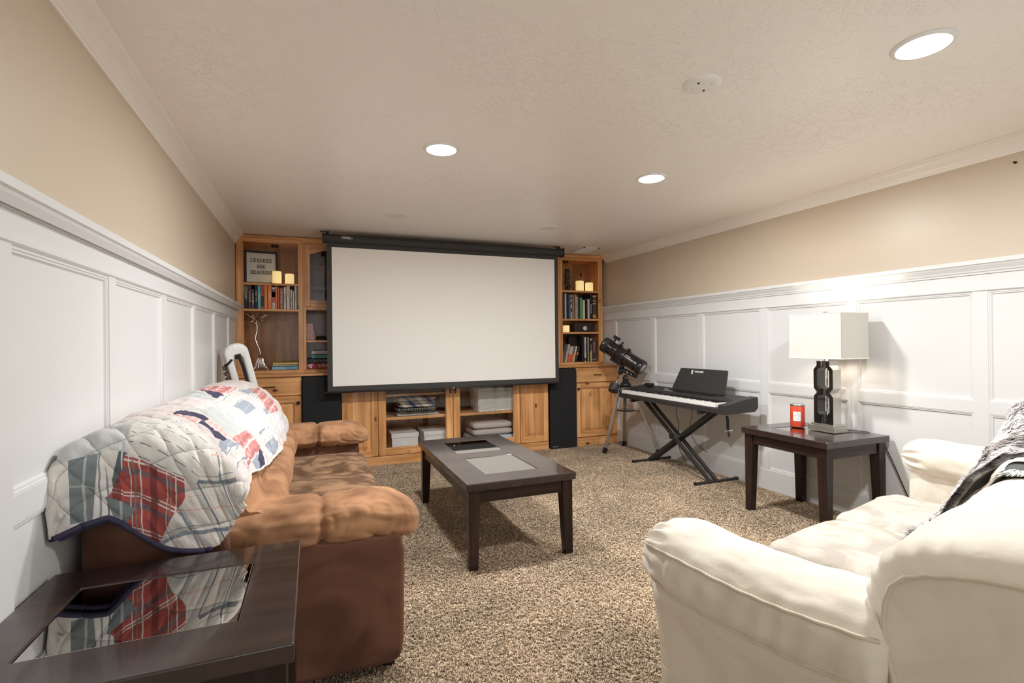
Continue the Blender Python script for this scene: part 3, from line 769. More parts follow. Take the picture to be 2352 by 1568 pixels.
for i, (dx, dz, r_) in enumerate(((0, .008, .3), (.024, .012, -.35), (.016, -.010, .1))):
    mb = MB(); mb.M = Matrix.Translation((-.044 + dx, 5.5992, 1.028 + dz)) @ Matrix.Rotation(r_, 4, 'Y')
    o = mb.box(-.010, .010, 0, .0006, -.009, .009).build('printed_tile', 'white_print', [q for q in COL.objects if q.name.startswith('game_box')][0])
for i in range(7):
    x = -.0575 + i * .0122
    book('thin red slip case, %s of the leaning set of seven' % ('first from the left', 'second from the left', 'third from the left', 'middle one', 'third from the right', 'second from the right', 'first from the right')[i], x, x + .0118, 1.300, .172, 5.615, .12, (176, 84, 78), bands=[(.0, 1.0, (208, 128, 118))], lean=-.19, grp='slip cases leaning in the display cabinet', name='slip_case', cat='case')
    tt = [q for q in COL.objects if q.name.startswith('slip_case')][-1]
    box('white_edge', 'white_print', tt, .0002, .0042, -.0012, .0002, .0, .172)
# dark bowl upside down
t = tag(MB().lathe([(.0, .046), (.030, .043), (.052, .032), (.062, .010), (.063, 0), (.058, 0)], 28, (.075, 5.66, 1.2975), cap=False).build('bowl', 'black_satin', smooth=True), 'dark rounded bowl turned over beside the red slip cases', 'bowl')

# ------------------------------------------------------------------ letter board
t = thing('letter_board', 'square letter board reading LEADERS ARE READERS leaning in the bookcase', 'letter board', (-.485, 5.66, 1.8725), local=True)
t.rotation_euler = (-.07, 0, math.radians(7))
W, Hh = .300, .332
mb = MB()
mb.box(-W/2, -W/2 + .018, -.022, .014, 0, Hh).box(W/2 - .018, W/2, -.022, .014, 0, Hh).box(-W/2 + .018, W/2 - .018, -.022, .014, 0, .012).box(-W/2 + .018, W/2 - .018, -.022, .014, Hh - .018, Hh)
mb.build('frame', 'dark_bronze', t, bevel=.002)
mat('felt', (0.88, 0.84, 0.75), 0.9, spec=.1)
mb = MB()
nz_ = 38; zz0, zz1 = .012, Hh - .018
for i in range(nz_):
    a = zz0 + (zz1 - zz0) * i / nz_; b = zz0 + (zz1 - zz0) * (i + 1) / nz_
    m_ = a + (b - a) * .68
    mb.add([(-W/2 + .017, -.006, a), (W/2 - .017, -.006, a), (W/2 - .017, -.006, m_), (-W/2 + .017, -.006, m_), (W/2 - .017, -.002, b), (-W/2 + .017, -.002, b)], [(0,1,2,3), (3,2,4,5)])
mb.build('ribbed_felt', 'felt', t)
# slab-serif letters made of strokes on a 5x7 grid
GL_ = {'L': [[(1,7),(1,0),(4.2,0),(4.2,1.6)], [(0,7),(2,7)], [(0,0),(1,0)]],
 'E': [[(1,7),(1,0)], [(0,7),(4.2,7),(4.2,5.6)], [(0,0),(4.2,0),(4.2,1.5)], [(1,3.6),(3,3.6)], [(3,4.4),(3,2.8)]],
 'A': [[(0.6,0),(2.5,7),(4.6,0)], [(1.4,2.5),(3.8,2.5)], [(-.2,0),(1.6,0)], [(3.5,0),(5.4,0)], [(1.4,7),(2.6,7)]],
 'D': [[(1,0),(1,7)], [(0,7),(2.6,7),(4.3,5.6),(4.6,3.5),(4.3,1.4),(2.6,0),(0,0)]],
 'R': [[(1,0),(1,7)], [(0,7),(3.2,7),(4.3,6.2),(4.3,4.6),(3.2,3.6),(1,3.6)], [(2.6,3.6),(4.4,0)], [(0,0),(2,0)], [(3.8,0),(5.2,0)]],
 'S': [[(4.2,5.4),(4.2,6.4),(3.0,7),(1.6,7),(.5,6.2),(.5,4.8),(1.4,3.9),(3.4,3.2),(4.4,2.2),(4.4,.9),(3.2,0),(1.6,0),(.4,.7),(.4,1.8)], [(4.2,7.1),(4.2,5.2)], [(.4,-.1),(.4,1.9)]]}
def letters(word, x, z, k, par):
    for ch in word:
        mb = MB()
        for st in GL_[ch]:
            for (a, b), (c, d) in zip(st[:-1], st[1:]):
                p0 = Vector((a, 0, b)); p1 = Vector((c, 0, d)); dr_ = (p1 - p0).normalized(); nn = Vector((-dr_.z, 0, dr_.x)) * .42; e_ = dr_ * .3
                q = [p0 - e_ - nn, p1 + e_ - nn, p1 + e_ + nn, p0 - e_ + nn]
                vs = [(x + v.x * k, -.0105, z + v.z * k) for v in q] + [(x + v.x * k, -.0065, z + v.z * k) for v in q]
                mb.add(vs, [(0,1,2,3), (7,6,5,4), (0,4,5,1), (1,5,6,2), (2,6,7,3), (3,7,4,0)])
        mb.build('letter', 'dark_print', par)
        x += 6.25 * k
kk = .00455
letters('LEADERS', -.098, .222, kk, t); letters('ARE', -.040, .160, kk, t); letters('READERS', -.098, .100, kk, t)

# ------------------------------------------------------------------ battery candles
mat('candle_wax', (0.83, 0.74, 0.50), 0.5, emis=(1.0, 0.72, 0.28), estr=0.42)
def candle(x, y, z, r, h, label):
    t = thing('flameless_candle', label, 'candle', (x, y, z), group='glowing cream candles')
    MB().lathe([(r - .003, 0), (r, .003), (r, h - .005), (r - .003, h), (r - .008, h - .002), (r - .012, h - .010), (0, h - .012)], 28, (x, y, z)).build('wax_body', 'candle_wax', t, smooth=True)
    MB().lathe([(.002, 0), (.004, .006), (.002, .014), (0, .018)], 8, (x, y, z + h - .0125)).build('wick', 'candle_wax', t)
candle(-.340, 5.615, 1.8725, .043, .125, 'taller glowing candle beside the letter board, left bookcase')
candle(-.222, 5.615, 1.8725, .043, .104, 'shorter glowing candle right of the letter board, left bookcase')
candle(3.160, 5.62, 1.8965, .052, .128, 'taller glowing candle on the top shelf of the right bookcase')
candle(3.298, 5.62, 1.8965, .050, .110, 'shorter glowing candle on the top shelf of the right bookcase')
candle(2.952, 5.605, 1.3745, .042, .084, 'short glowing candle beside the dark clock box, right bookcase')

# driftwood-like ornament
mat('bark', (0.06, 0.048, 0.038), 0.85, bump=(60, 1.0, .01))
n, l, p = nodes_of(MATS['bark']); tc = n.new('ShaderNodeTexCoord'); a = n.new('ShaderNodeTexNoise'); a.inputs['Scale'].default_value = 26
l.new(tc.outputs['Object'], a.inputs['Vector']); r = ramp(n, [(.35, (.015,.011,.008)), (.6, (.10,.08,.065)), (.75, (.34,.30,.27))]); l.new(a.outputs[0], r.inputs[0]); l.new(r.outputs[0], p.inputs['Base Color'])
mb = MB()
def lg(u, v):
    a = 2 * PI * u; r_ = .036 * (1 + .25 * mnoise.noise(Vector((math.cos(a) * 1.5, math.sin(a) * 1.5, v * 7)))) * (1 if v < .97 else .55)
    top = .275 + .012 * math.sin(a * 3)
    return (3.008 + r_ * math.cos(a) + .004 * math.sin(v * 9), 5.66 + r_ * math.sin(a), 1.8965 + v * top)
mb.grid(lg, 20, 30, cu=True); mb.add([lg(i/20, 1) for i in range(20)], [tuple(range(20))]); mb.add([lg(i/20, 0) for i in range(20)], [tuple(range(20))[::-1]])
t = thing('bark_ornament', 'dark rough bark log ornament standing on the right bookcase top shelf', 'ornament', (3.008, 5.66, 1.8965))
mb.build('log', 'bark', t, smooth=True)
MB().tube([(3.03, 5.65, 2.105), (3.045, 5.645, 2.115), (3.052, 5.645, 2.130)], [.008, .006, .003], 6).build('twig_stub', 'bark', t)
MB().tube([(2.985, 5.65, 2.04), (2.970, 5.645, 2.045), (2.964, 5.645, 2.052)], [.008, .005, .003], 6).build('twig_stub', 'bark', t)

# dark clock box
mat('dark_walnut', (0.035, 0.018, 0.012), 0.35)
t = thing('clock_box', 'dark wooden mantel clock with small round white dial on the right bookcase', 'clock', (3.215, 5.66, 1.3745))
box('case', 'dark_walnut', t, 3.072, 3.360, 5.60, 5.72, 1.3745, 1.490, bevel=.004)
box('plinth', 'dark_walnut', t, 3.066, 3.372, 5.594, 5.726, 1.3745, 1.384, bevel=.002)
mb = MB(); mb.M = Matrix.Translation((3.218, 5.60, 1.424)) @ Matrix.Rotation(PI/2, 4, 'X')
mb.lathe([(.030, 0), (.030, .005), (.026, .007), (.025, .004)], 32, cap=False).build('dial_ring', 'brushed_nickel', t, smooth=True)
mb = MB(); mb.M = Matrix.Translation((3.218, 5.60, 1.424)) @ Matrix.Rotation(PI/2, 4, 'X')
mb.lathe([(.0, .004), (.026, .004)], 32, cap=False).build('dial', 'key_white', t)
mb = MB().box(3.2165, 3.2195, 5.5945, 5.5955, 1.424, 1.440).box(3.218, 3.229, 5.5945, 5.5955, 1.4225, 1.4255)
mb.build('hand', 'dark_print', t)
for k in range(12):
    a = k * PI / 6; MB().box(3.2172, 3.2188, 5.5950, 5.5956, 1.4235, 1.4245).build('hour_mark', 'dark_print', t).location = (.021 * math.sin(a), 0, .021 * math.cos(a))

# silver wire tree sculpture
t = thing('tree_sculpture', 'shiny silver metal tree sculpture with splayed roots on the left bookcase', 'sculpture', (-.50, 5.66, .9975))
yb = 5.66; rnd = random.Random(3)
tr = [(-.502, yb, 1.12), (-.500, yb, 1.16), (-.510, yb, 1.215), (-.532, yb, 1.265), (-.546, yb, 1.315), (-.540, yb, 1.355), (-.530, yb, 1.392), (-.528, yb, 1.44), (-.536, yb, 1.485), (-.528, yb, 1.505)]
MB().tube(tr, [.006, .008, .009, .011, .012, .011, .010, .011, .011, .009], 10).build('trunk', 'chrome', t, smooth=True)
for k in range(16):
    a = 2 * PI * k / 16 + rnd.uniform(-.1, .1); c, s_ = math.cos(a), math.sin(a); q = rnd.uniform(.75, 1.1)
    MB().tube([(-.502 + .004*c, yb + .004*s_, 1.150), (-.502 + .026*c*q, yb + .02*s_, 1.115), (-.502 + .036*c*q, yb + .03*s_, 1.070 + rnd.uniform(-.012, .012)), (-.502 + .055*c*q, yb + .042*s_, 1.028), (-.502 + .085*c*q, yb + .055*s_, 1.003), (-.502 + .095*c*q, yb + .06*s_, 1.0025)], [.004, .005, .0055, .0045, .004, .006], 7).build('root', 'chrome', t, smooth=True)
for k in range(18):
    a = 2 * PI * k / 18; c, s_ = math.cos(a), math.sin(a); q = rnd.uniform(.5, 1.12); up = rnd.uniform(-.03, .055)
    x0, z0 = -.528, 1.503
    MB().tube([(x0, yb, z0), (x0 + .03*c*q, yb + .02*s_, z0 + .015), (x0 + .058*c*q, yb + .04*s_, z0 + .010 + up*.4), (x0 + .085*c*q + .006, yb + .05*s_, z0 + up), (x0 + .112*c*q + .01, yb + .055*s_, z0 + up*1.1 + .012*math.sin(k*2.3)), (x0 + .122*c*q, yb + .06*s_, z0 + up*1.2)], [.006, .006, .005, .005, .006, .003], 7).build('branch', 'chrome', t, smooth=True)

# ------------------------------------------------------------------ things inside the media cabinet
def storage_box(x0, x1, y0, y1, z0, h, label):
    t = thing('storage_box', label, 'storage box', ((x0 + x1)/2, (y0 + y1)/2, z0), group='white storage boxes')
    box('body', 'white_plastic', t, x0, x1, y0, y1, z0, z0 + h - .006, bevel=.002)
    box('lid', 'white_plastic', t, x0 - .006, x1 + .006, y0 - .006, y1 + .006, z0 + h - .046, z0 + h, bevel=.002)
    xc = (x0 + x1)/2
    hd = MB().box(xc - .030, xc + .030, y0 - .003, y0, z0 + h * .30, z0 + h * .52).build('label_holder', 'white_plastic', t)
    MB().box(xc - .030, xc + .030, y0 - .014, y0 - .003, z0 + h * .29, z0 + h * .33).build('finger_pull', 'white_plastic', t, bevel=.002)
    for x in (x0 + .016, x1 - .016):
        for z in (.12, .38, .62, .90):
            yy = y0 - (.006 if z > .8 else 0)
            mb = MB(); mb.M = Matrix.Translation((x, yy, z0 + h * z)) @ Matrix.Rotation(PI/2, 4, 'X')
            mb.lathe([(.004, 0), (.003, .002), (0, .002)], 8, cap=False).build('rivet', 'grey_print', t)
storage_box(.757, 1.030, 5.36, 5.72, .1185, .186, 'white lidded storage box at the left, bottom of the media cabinet')
storage_box(1.098, 1.366, 5.36, 5.72, .1185, .186, 'white lidded storage box at the right, partly behind the coffee table')

def blanket_fold(x0, x1, y0, y1, z0, z1, m, label, layers=3, par=None):
    t = thing('folded_blanket', label, 'blanket', ((x0 + x1)/2, (y0 + y1)/2, z0))
    h = (z1 - z0) / layers
    for k in range(layers):
        mb = MB(); cushion(mb, x0 + .004 * (k % 2), x1 - .006 * (k % 2), y0 + .005 * (k % 2), y1, z0 + k * h, z0 + (k + 1) * h + .002, e=.22, n=18, wr=.004, seed=k + x0, ez=.5)
        mb.build('fold', m, t, smooth=True)
    return t
mat('navy_herringbone', (0.2, 0.2, 0.3), .9)
n, l, p = nodes_of(MATS['navy_herringbone']); tc = n.new('ShaderNodeTexCoord'); sx = n.new('ShaderNodeSeparateXYZ'); l.new(tc.outputs['Object'], sx.inputs[0])
zig = math_n(n, l, 'PINGPONG', sx.outputs[0], .05)
st = math_n(n, l, 'FRACT', math_n(n, l, 'MULTIPLY', math_n(n, l, 'ADD', sx.outputs[2], math_n(n, l, 'ADD', zig, math_n(n, l, 'MULTIPLY', sx.outputs[1], .5))), 62.0))
st = math_n(n, l, 'GREATER_THAN', st, .5)
c1 = mixc(n, l, st, lin(45, 44, 70), lin(226, 216, 205))
bl = math_n(n, l, 'FRACT', math_n(n, l, 'MULTIPLY', math_n(n, l, 'ADD', sx.outputs[0], sx.outputs[2]), 4.6))
r = ramp(n, [(0.0, (0,0,0)), (.34, (0,0,0)), (.345, (1,1,1)), (.60, (1,1,1)), (.605, (0,0,0))]); r.color_ramp.interpolation = 'CONSTANT'; l.new(bl, r.inputs[0])
c2 = mixc(n, l, r.outputs[0], c1, lin(222, 210, 198))
r = ramp(n, [(0.0, (0,0,0)), (.80, (1,1,1))]); r.color_ramp.interpolation = 'CONSTANT'; l.new(bl, r.inputs[0])
l.new(mixc(n, l, r.outputs[0], c2, lin(78, 82, 122)), p.inputs['Base Color'])
mat('dotted_cloth', (0.1, .1, .1), .9)
n, l, p = nodes_of(MATS['dotted_cloth']); tc = n.new('ShaderNodeTexCoord'); vo = n.new('ShaderNodeTexVoronoi'); vo.inputs['Scale'].default_value = 42; vo.inputs['Randomness'].default_value = .25
l.new(tc.outputs['Object'], vo.inputs['Vector']); r = ramp(n, [(.20, (.75,.72,.68)), (.24, lin(72, 66, 62))]); l.new(vo.outputs['Distance'], r.inputs[0]); l.new(r.outputs[0], p.inputs['Base Color'])
bt = blanket_fold(.800, 1.252, 5.355, 5.65, .4825, .565, 'dotted_cloth', 'grey folded blanket with white dots under the navy patterned one', 2)
mb = MB()
for k in range(30):
    x = .815 + k * .0147; mb.tube([(x, 5.353, .500), (x + .007, 5.347, .489), (x + .0147, 5.353, .500)], .0035, 5)
mb.build('scalloped_trim', 'white_print', bt)
blanket_fold(.835, 1.235, 5.365, 5.64, .5655, .672, 'navy_herringbone', 'navy and white chevron patterned blanket folded on the dotted blanket', 3)
mat('grey_bedding', lin(196, 186, 180), .9); mat('blue_bedding', lin(190, 206, 212), .9)
blanket_fold(1.62, 2.155, 5.345, 5.74, .1185, .205, 'blue_bedding', 'pale blue folded bedding at the bottom of the right glass door', 1)
blanket_fold(1.64, 2.130, 5.35, 5.72, .206, .352, 'grey_bedding', 'pale grey folded comforter lying on the pale blue bedding', 2)

# wicker basket: woven strands round upright stakes
mat('white_wicker', (0.80, 0.78, 0.73), .6)
t = thing('wicker_basket', 'white woven wicker basket on the media cabinet shelf', 'basket', (1.935, 5.55, .4785))
bx0, bx1, by0, by1, bz0, bz1 = 1.708, 2.160, 5.36, 5.68, .479, .738
def per(s, off=0.0, fl=0.0):
    """point on a rounded rectangle, s in 0..1; fl widens it"""
    w = bx1 - bx0 + 2*fl; d = by1 - by0 + 2*fl; P = 2*(w + d); q = (s % 1) * P
    cx, cy_ = (bx0 + bx1)/2, (by0 + by1)/2
    if q < w: x, y, nx, ny = -w/2 + q, -d/2, 0, -1
    elif q < w + d: x, y, nx, ny = w/2, -d/2 + q - w, 1, 0
    elif q < 2*w + d: x, y, nx, ny = w/2 - (q - w - d), d/2, 0, 1
    else: x, y, nx, ny = -w/2, d/2 - (q - 2*w - d), -1, 0
    return cx + x + nx*off, cy_ + y + ny*off
ns = 46
for k in range(ns):
    s_ = (k + .5)/ns; a = per(s_, 0, -.012); b = per(s_, 0, 0)
    MB().tube([(a[0], a[1], bz0), (b[0], b[1], bz1)], .0042, 5).build('stake', 'white_wicker', t)
rows = 23
mb = MB()
for i in range(rows):
    z = bz0 + .012 + (bz1 - bz0 - .03) * i / (rows - 1); fl_ = -.012 + .012 * i / rows
    pth = []
    N_ = ns * 4
    for k in range(N_):
        ph = math.sin(2 * PI * (k / 4.0) / 2 + (PI if i % 2 else 0))
        a = per(k / N_ , .0062 * ph, fl_); pth.append((a[0], a[1], z))
    mb.tube(pth, .0046, 5, closed=True)
o = mb.build('weave', 'white_wicker', t, smooth=True); o['kind'] = 'stuff'
for z, rr in ((bz1 - .006, .0085), (bz0 + .006, .008)):
    N_ = 160; MB().tube([(*per(k / N_, .002 + .003 * math.sin(k * .9), 0 if z > .6 else -.012), z + .003 * math.sin(k * .9 + 1.5)) for k in range(N_)], rr, 6, closed=True).build('braided_rim', 'white_wicker', t, smooth=True)
box('bottom', 'white_wicker', t, bx0 - .004 + .012, bx1 - .008, by0 + .012, by1 - .012, bz0, bz0 + .006)
# ------------------------------------------------------------------ dark wood tables with glass insets
def table(name, label, cat, x0, x1, y0, y1, h, insets, long='y', grp=None, leg=.066):
    t = thing(name, label, cat, ((x0 + x1)/2, (y0 + y1)/2, 0), group=grp)
    mm = 'espresso_top_' + long; tt = .042
    xs = sorted({x0, x1} | {q for i in insets for q in i[:2]}); ys = sorted({y0, y1} | {q for i in insets for q in i[2:]})
    # top: one slab with rectangular openings
    bm = bmesh.new(); V = {}
    def vv(x, y, z):
        k = (x, y, z)
        if k not in V: V[k] = bm.verts.new(Vector(k) - ORG[t])
        return V[k]
    def solid(i, j):
        if not (0 <= i < len(xs) - 1 and 0 <= j < len(ys) - 1): return False
        cx, cy_ = (xs[i] + xs[i+1])/2, (ys[j] + ys[j+1])/2
        return not any(a < cx < b and c < cy_ < d for a, b, c, d in insets)
    zb = h - tt
    for i in range(len(xs) - 1):
        for j in range(len(ys) - 1):
            if not solid(i, j): continue
            a, b, c, d = xs[i], xs[i+1], ys[j], ys[j+1]
            bm.faces.new([vv(a,c,h), vv(b,c,h), vv(b,d,h), vv(a,d,h)]); bm.faces.new([vv(a,d,zb), vv(b,d,zb), vv(b,c,zb), vv(a,c,zb)])
            if not solid(i-1, j): bm.faces.new([vv(a,d,zb), vv(a,c,zb), vv(a,c,h), vv(a,d,h)])
            if not solid(i+1, j): bm.faces.new([vv(b,c,zb), vv(b,d,zb), vv(b,d,h), vv(b,c,h)])
            if not solid(i, j-1): bm.faces.new([vv(a,c,zb), vv(b,c,zb), vv(b,c,h), vv(a,c,h)])
            if not solid(i, j+1): bm.faces.new([vv(b,d,zb), vv(a,d,zb), vv(a,d,h), vv(b,d,h)])
    me = bpy.data.meshes.new('tabletop'); bm.to_mesh(me); bm.free(); me.materials.append(MATS[mm])
    o = bpy.data.objects.new('tabletop', me); COL.objects.link(o); o.parent = t; ORG[o] = ORG[t]
    b = o.modifiers.new('bevel', 'BEVEL'); b.width = .004; b.segments = 3; b.limit_method = 'ANGLE'
    for a, b_, c, d in insets:
        box('glass_inset', 'black_glass', o, a + .002, b_ - .002, c + .002, d - .002, h - .010, h - .0025, bevel=.0015)
    i1 = .016
    for (cx, sx) in ((x0 + i1, 1), (x1 - i1, -1)):
        for (cy_, sy) in ((y0 + i1, 1), (y1 - i1, -1)):
            lw, lb = leg, leg * .76
            tp = sorted((cx, cx + sx*lw)) + sorted((cy_, cy_ + sy*lw)); bt = sorted((cx, cx + sx*lb)) + sorted((cy_, cy_ + sy*lb))
            mb = MB().taper(bt, tp, 0, zb - .085)
            mb.v += [Vector((tp[q], tp[w], zb)) for q, w in ((0, 2), (1, 2), (1, 3), (0, 3))]
            mb.f = [(3,2,1,0), (8,9,10,11)] + [(q, (q+1) % 4, 4 + (q+1) % 4, 4 + q) for q in range(4)] + [(4+q, 4 + (q+1) % 4, 8 + (q+1) % 4, 8 + q) for q in range(4)]; mb.mi = [0] * len(mb.f)
            mb.build('leg', 'espresso_z', t, bevel=.004)
    ap = .026; az = zb - .072
    box('apron', 'espresso_x', t, x0 + i1 + leg, x1 - i1 - leg, y0 + ap, y0 + ap + .02, az, zb)
    box('apron', 'espresso_x', t, x0 + i1 + leg, x1 - i1 - leg, y1 - ap - .02, y1 - ap, az, zb)
    box('apron', 'espresso_y', t, x0 + ap, x0 + ap + .02, y0 + i1 + leg, y1 - i1 - leg, az, zb)
    box('apron', 'espresso_y', t, x1 - ap - .02, x1 - ap, y0 + i1 + leg, y1 - i1 - leg, az, zb)
    return t
table('coffee_table', 'long dark espresso coffee table with two dark glass insets on the carpet', 'coffee table', .762, 1.430, 2.610, 3.950, .485, [(.924, 1.258, 2.783, 3.208), (.919, 1.258, 3.374, 3.782)])
table('end_table', 'dark espresso end table carrying the lamp and the red candle', 'end table', 2.938, 3.533, 2.165, 2.832, .61, [(3.105, 3.405, 2.335, 2.690)], 'y', 'espresso end tables')
table('end_table', 'dark espresso end table in front of the brown sofa, reflecting the quilt', 'end table', -.685, -.044, 1.178, 1.795, .61, [(-.579, -.169, 1.327, 1.662)], 'x', 'espresso end tables')

# ------------------------------------------------------------------ table lamp
LX, LY = 3.335, 2.450
t = thing('table_lamp', 'lit table lamp with rectangular white shade and dark openwork column', 'lamp', (LX, LY, .61))
box('base', 'brushed_nickel', t, LX - .066, LX + .066, LY - .098, LY + .098, .6105, .650, bevel=.003)
box('base_step', 'brushed_nickel', t, LX - .054, LX + .054, LY - .084, LY + .084, .650, .664, bevel=.003)
outer = [(.070, .664), (.070, .850), (.046, .880), (.070, .910), (.070, 1.040), (.046, 1.068), (.046, 1.100), (.020, 1.100)]
inner = [(.020, 1.050), (.030, 1.050), (.044, 1.030), (.044, .925), (.030, .905), (.020, .905), (.020, .860), (.030, .860), (.044, .842), (.044, .745), (.030, .727), (.020, .727), (.020, .664)]
for sgn in (-1, 1):
    poly = [(LY + sgn * a, b) for a, b in outer + inner]
    if sgn < 0: poly = poly[::-1]
    MB().prism(poly, 'x', LX - .042, LX + .042).build('column_bracket', 'black_gloss', t, bevel=.0015)
    # bright metal edge strips along the outline
    op = [(LY + sgn * (a + .0012), b) for a, b in outer[:-1]]
    mb = MB()
    for (a, b), (c, d) in zip(op[:-1], op[1:]):
        mb.add([(LX - 0.0405, a, b), (LX + 0.0405, a, b), (LX + 0.0405, c, d), (LX - 0.0405, c, d)], [(0, 1, 2, 3)])
    mb.build('metal_edge', 'brushed_nickel', t)
MB().tube([(LX, LY, .664), (LX, LY, 1.15)], .0065, 12).build('center_rod', 'chrome', t, smooth=True)
sx0, sx1, sy0, sy1, sz0, sz1 = 3.200, 3.470, 2.250, 2.640, 1.120, 1.425
m = mat('lamp_shade', (.64, .61, .56), .9, spec=.1)
n, l, p = nodes_of(m); tr = n.new('ShaderNodeBsdfTranslucent'); tr.inputs[0].default_value = (.90, .84, .77, 1); mx = n.new('ShaderNodeMixShader'); mx.inputs[0].default_value = .055
l.new(p.outputs[0], mx.inputs[1]); l.new(tr.outputs[0], mx.inputs[2]); l.new(mx.outputs[0], n['Material Output'].inputs[0])
mb = MB(); w = .0016; fl_ = .004
for (ax, ay, bx_, by_) in ((sx0, sy0, sx1, sy0), (sx1, sy0, sx1, sy1), (sx1, sy1, sx0, sy1), (sx0, sy1, sx0, sy0)):
    mb.add([(ax, ay, sz0), (bx_, by_, sz0), (bx_ + fl_ * (.5 - (bx_ == sx1)), by_ + fl_ * (.5 - (by_ == sy1)), sz1), (ax + fl_ * (.5 - (ax == sx1)), ay + fl_ * (.5 - (ay == sy1)), sz1)], [(0, 1, 2, 3)])
sh = mb.build('lamp_shade', 'lamp_shade', t)
so = sh.modifiers.new('solid', 'SOLIDIFY'); so.thickness = .002
mb = MB()
for z in (sz0, sz1):
    o_ = 0 if z == sz0 else .002
    mb.tube([(sx0 + o_, sy0 + o_, z), (sx1 - o_, sy0 + o_, z), (sx1 - o_, sy1 - o_, z), (sx0 + o_, sy1 - o_, z)], .0035, 6, closed=True)
mb.build('shade_trim', 'felt', t)
mb = MB()
for dx in (-1, 1): mb.tube([(LX, LY, sz1 - .02), (LX + dx * .132, LY, sz1 - .006)], .002, 5)
for dy in (-1, 1): mb.tube([(LX, LY, sz1 - .02), (LX, LY + dy * .190, sz1 - .006)], .002, 5)
mb.build('shade_spider', 'brushed_nickel', t)
MB().tube([(LX, LY, 1.15), (LX + .025, LY, 1.17), (LX + .048, LY, 1.22), (LX + .045, LY, 1.33), (LX + .01, LY, 1.395), (LX, LY, 1.405)], .002, 5).build('harp', 'brushed_nickel', t)
box('finial', 'brushed_nickel', t, LX - .012, LX + .012, LY - .016, LY + .016, sz1 - .018, sz1 + .018, bevel=.002)
mat('bulb_glass', (.9, .85, .75), .4, emis=(1, .86, .70), estr=8)
MB().lathe([(.013, 1.150), (.013, 1.180), (.022, 1.205), (.030, 1.235), (.026, 1.262), (.012, 1.276), (0, 1.279)], 20, (LX, LY, 0)).build('bulb', 'bulb_glass', t, smooth=True)
ld = bpy.data.lights.new('lamp_bulb', 'POINT'); ld.energy = LAMP_WATTS; ld.color = (1, .90, .78); ld.shadow_soft_size = .045
lo = bpy.data.objects.new('bulb_light', ld); COL.objects.link(lo); lo.parent = t; lo.location = (0, 0, 1.235 - .61)
MB().tube([(LX + .06, LY + .02, .622), (3.515, 2.30, .616), (3.54, 2.22, .58), (3.545, 2.14, .40), (3.548, 2.02, .12), (3.55, 1.98, .02)], .0035, 6).build('power_cord', 'black_plastic', t)

# jar candle with lid
mat('red_wax', lin(214, 74, 46), .18, coat=.6)
cx, cy_ = 3.300, 2.655
t = thing('jar_candle', 'red-orange jar candle with white label and metal lid beside the lamp', 'candle', (cx, cy_, .61))
MB().lathe([(.040, 0), (.047, .003), (.0485, .010), (.0485, .150), (.046, .156)], 36, (cx, cy_, .6105)).build('jar', 'red_wax', t, smooth=True)
MB().lathe([(.0485, 0), (.0495, .002), (.0495, .010), (.047, .013), (0, .014)], 36, (cx, cy_, .766), cap=False).build('lid', 'brushed_nickel', t, smooth=True)
mb = MB(); a0 = math.atan2(-cy_, -cx)
mb.grid(lambda u, v: (cx + .0490 * math.cos(a0 - .62 + 1.05 * u), cy_ + .0490 * math.sin(a0 - .62 + 1.05 * u), .6105 + .048 + .068 * v), 14, 1)
mb.build('paper_label', 'white_print', t)
aa = a0 - .10
for i, (tx_, zz, ss) in enumerate((('HOLIDAY', .102, .006), ('POMEGRANATE', .088, .0062), ('No. 12', .066, .005))):
    text(t, tx_, 'grey_print', ss, frame_m((cx + .0494 * math.cos(aa), cy_ + .0494 * math.sin(aa), .6105 + zz), (-math.sin(aa), math.cos(aa), 0), (0, 0, 1)), ext=.0001)

# ------------------------------------------------------------------ digital piano
PX0, PX1, PY0, PY1 = 3.050, 3.400, 3.098, 4.590
t = thing('digital_piano', 'black digital piano with white keys standing on the cross stand', 'piano', ((PX0 + PX1)/2, (PY0 + PY1)/2, .65))
ky0, ky1 = PY0 + .115, PY1 - .040       # key span
body = [(PX0, .652), (PX0, .692), (PX0 + .006, .699), (PX0 + .020, .699), (PX0 + .155, .699), (PX0 + .160, .742), (PX0 + .185, .756), (PX1 - .012, .776), (PX1, .772), (PX1, .690), (PX1 - .03, .664), (PX1 - .05, .655)]
MB().prism(body[::-1], 'y', PY0 + .02, PY1 - .02).build('case', 'black_satin', t, bevel=.003)
chk = [(PX0 - .002, .654), (PX0 - .002, .728), (PX0 + .05, .734), (PX0 + .185, .762), (PX1 - .010, .782), (PX1 + .002, .778), (PX1 + .004, .692), (PX1 - .03, .660)]
MB().prism(chk[::-1], 'y', PY0, PY0 + .075).build('end_block', 'black_satin', t, bevel=.003)
MB().prism(chk[::-1], 'y', PY1 - .03, PY1).build('end_block', 'black_satin', t, bevel=.003)
kw = (ky1 - ky0) / 52
wk = None
for i in range(52):
    y0 = ky1 - (i + 1) * kw
    if wk is None:
        wk = MB().box(PX0 + .004, PX0 + .158, y0 + .0005, y0 + kw - .0005, .701, .7315).build('white_key', 'key_white', t, bevel=.001)
        yb0 = y0
    else:
        c = wk.copy(); COL.objects.link(c); c.parent = t; c.location = (0, y0 - yb0, 0)
bk = None; order = 'ABCDEFG'
for i in range(51):
    if order[i % 7] in 'BE': continue
    yc = ky1 - (i + 1) * kw
    if bk is None:
        bk = MB().taper((PX0 + .060, PX0 + .158, yc - .0062, yc + .0062), (PX0 + .068, PX0 + .158, yc - .0048, yc + .0048), .728, .7425).build('black_key', 'black_gloss', t, bevel=.001)
        ybk = yc
    else:
        c = bk.copy(); COL.objects.link(c); c.parent = t; c.location = (0, yc - ybk, 0)
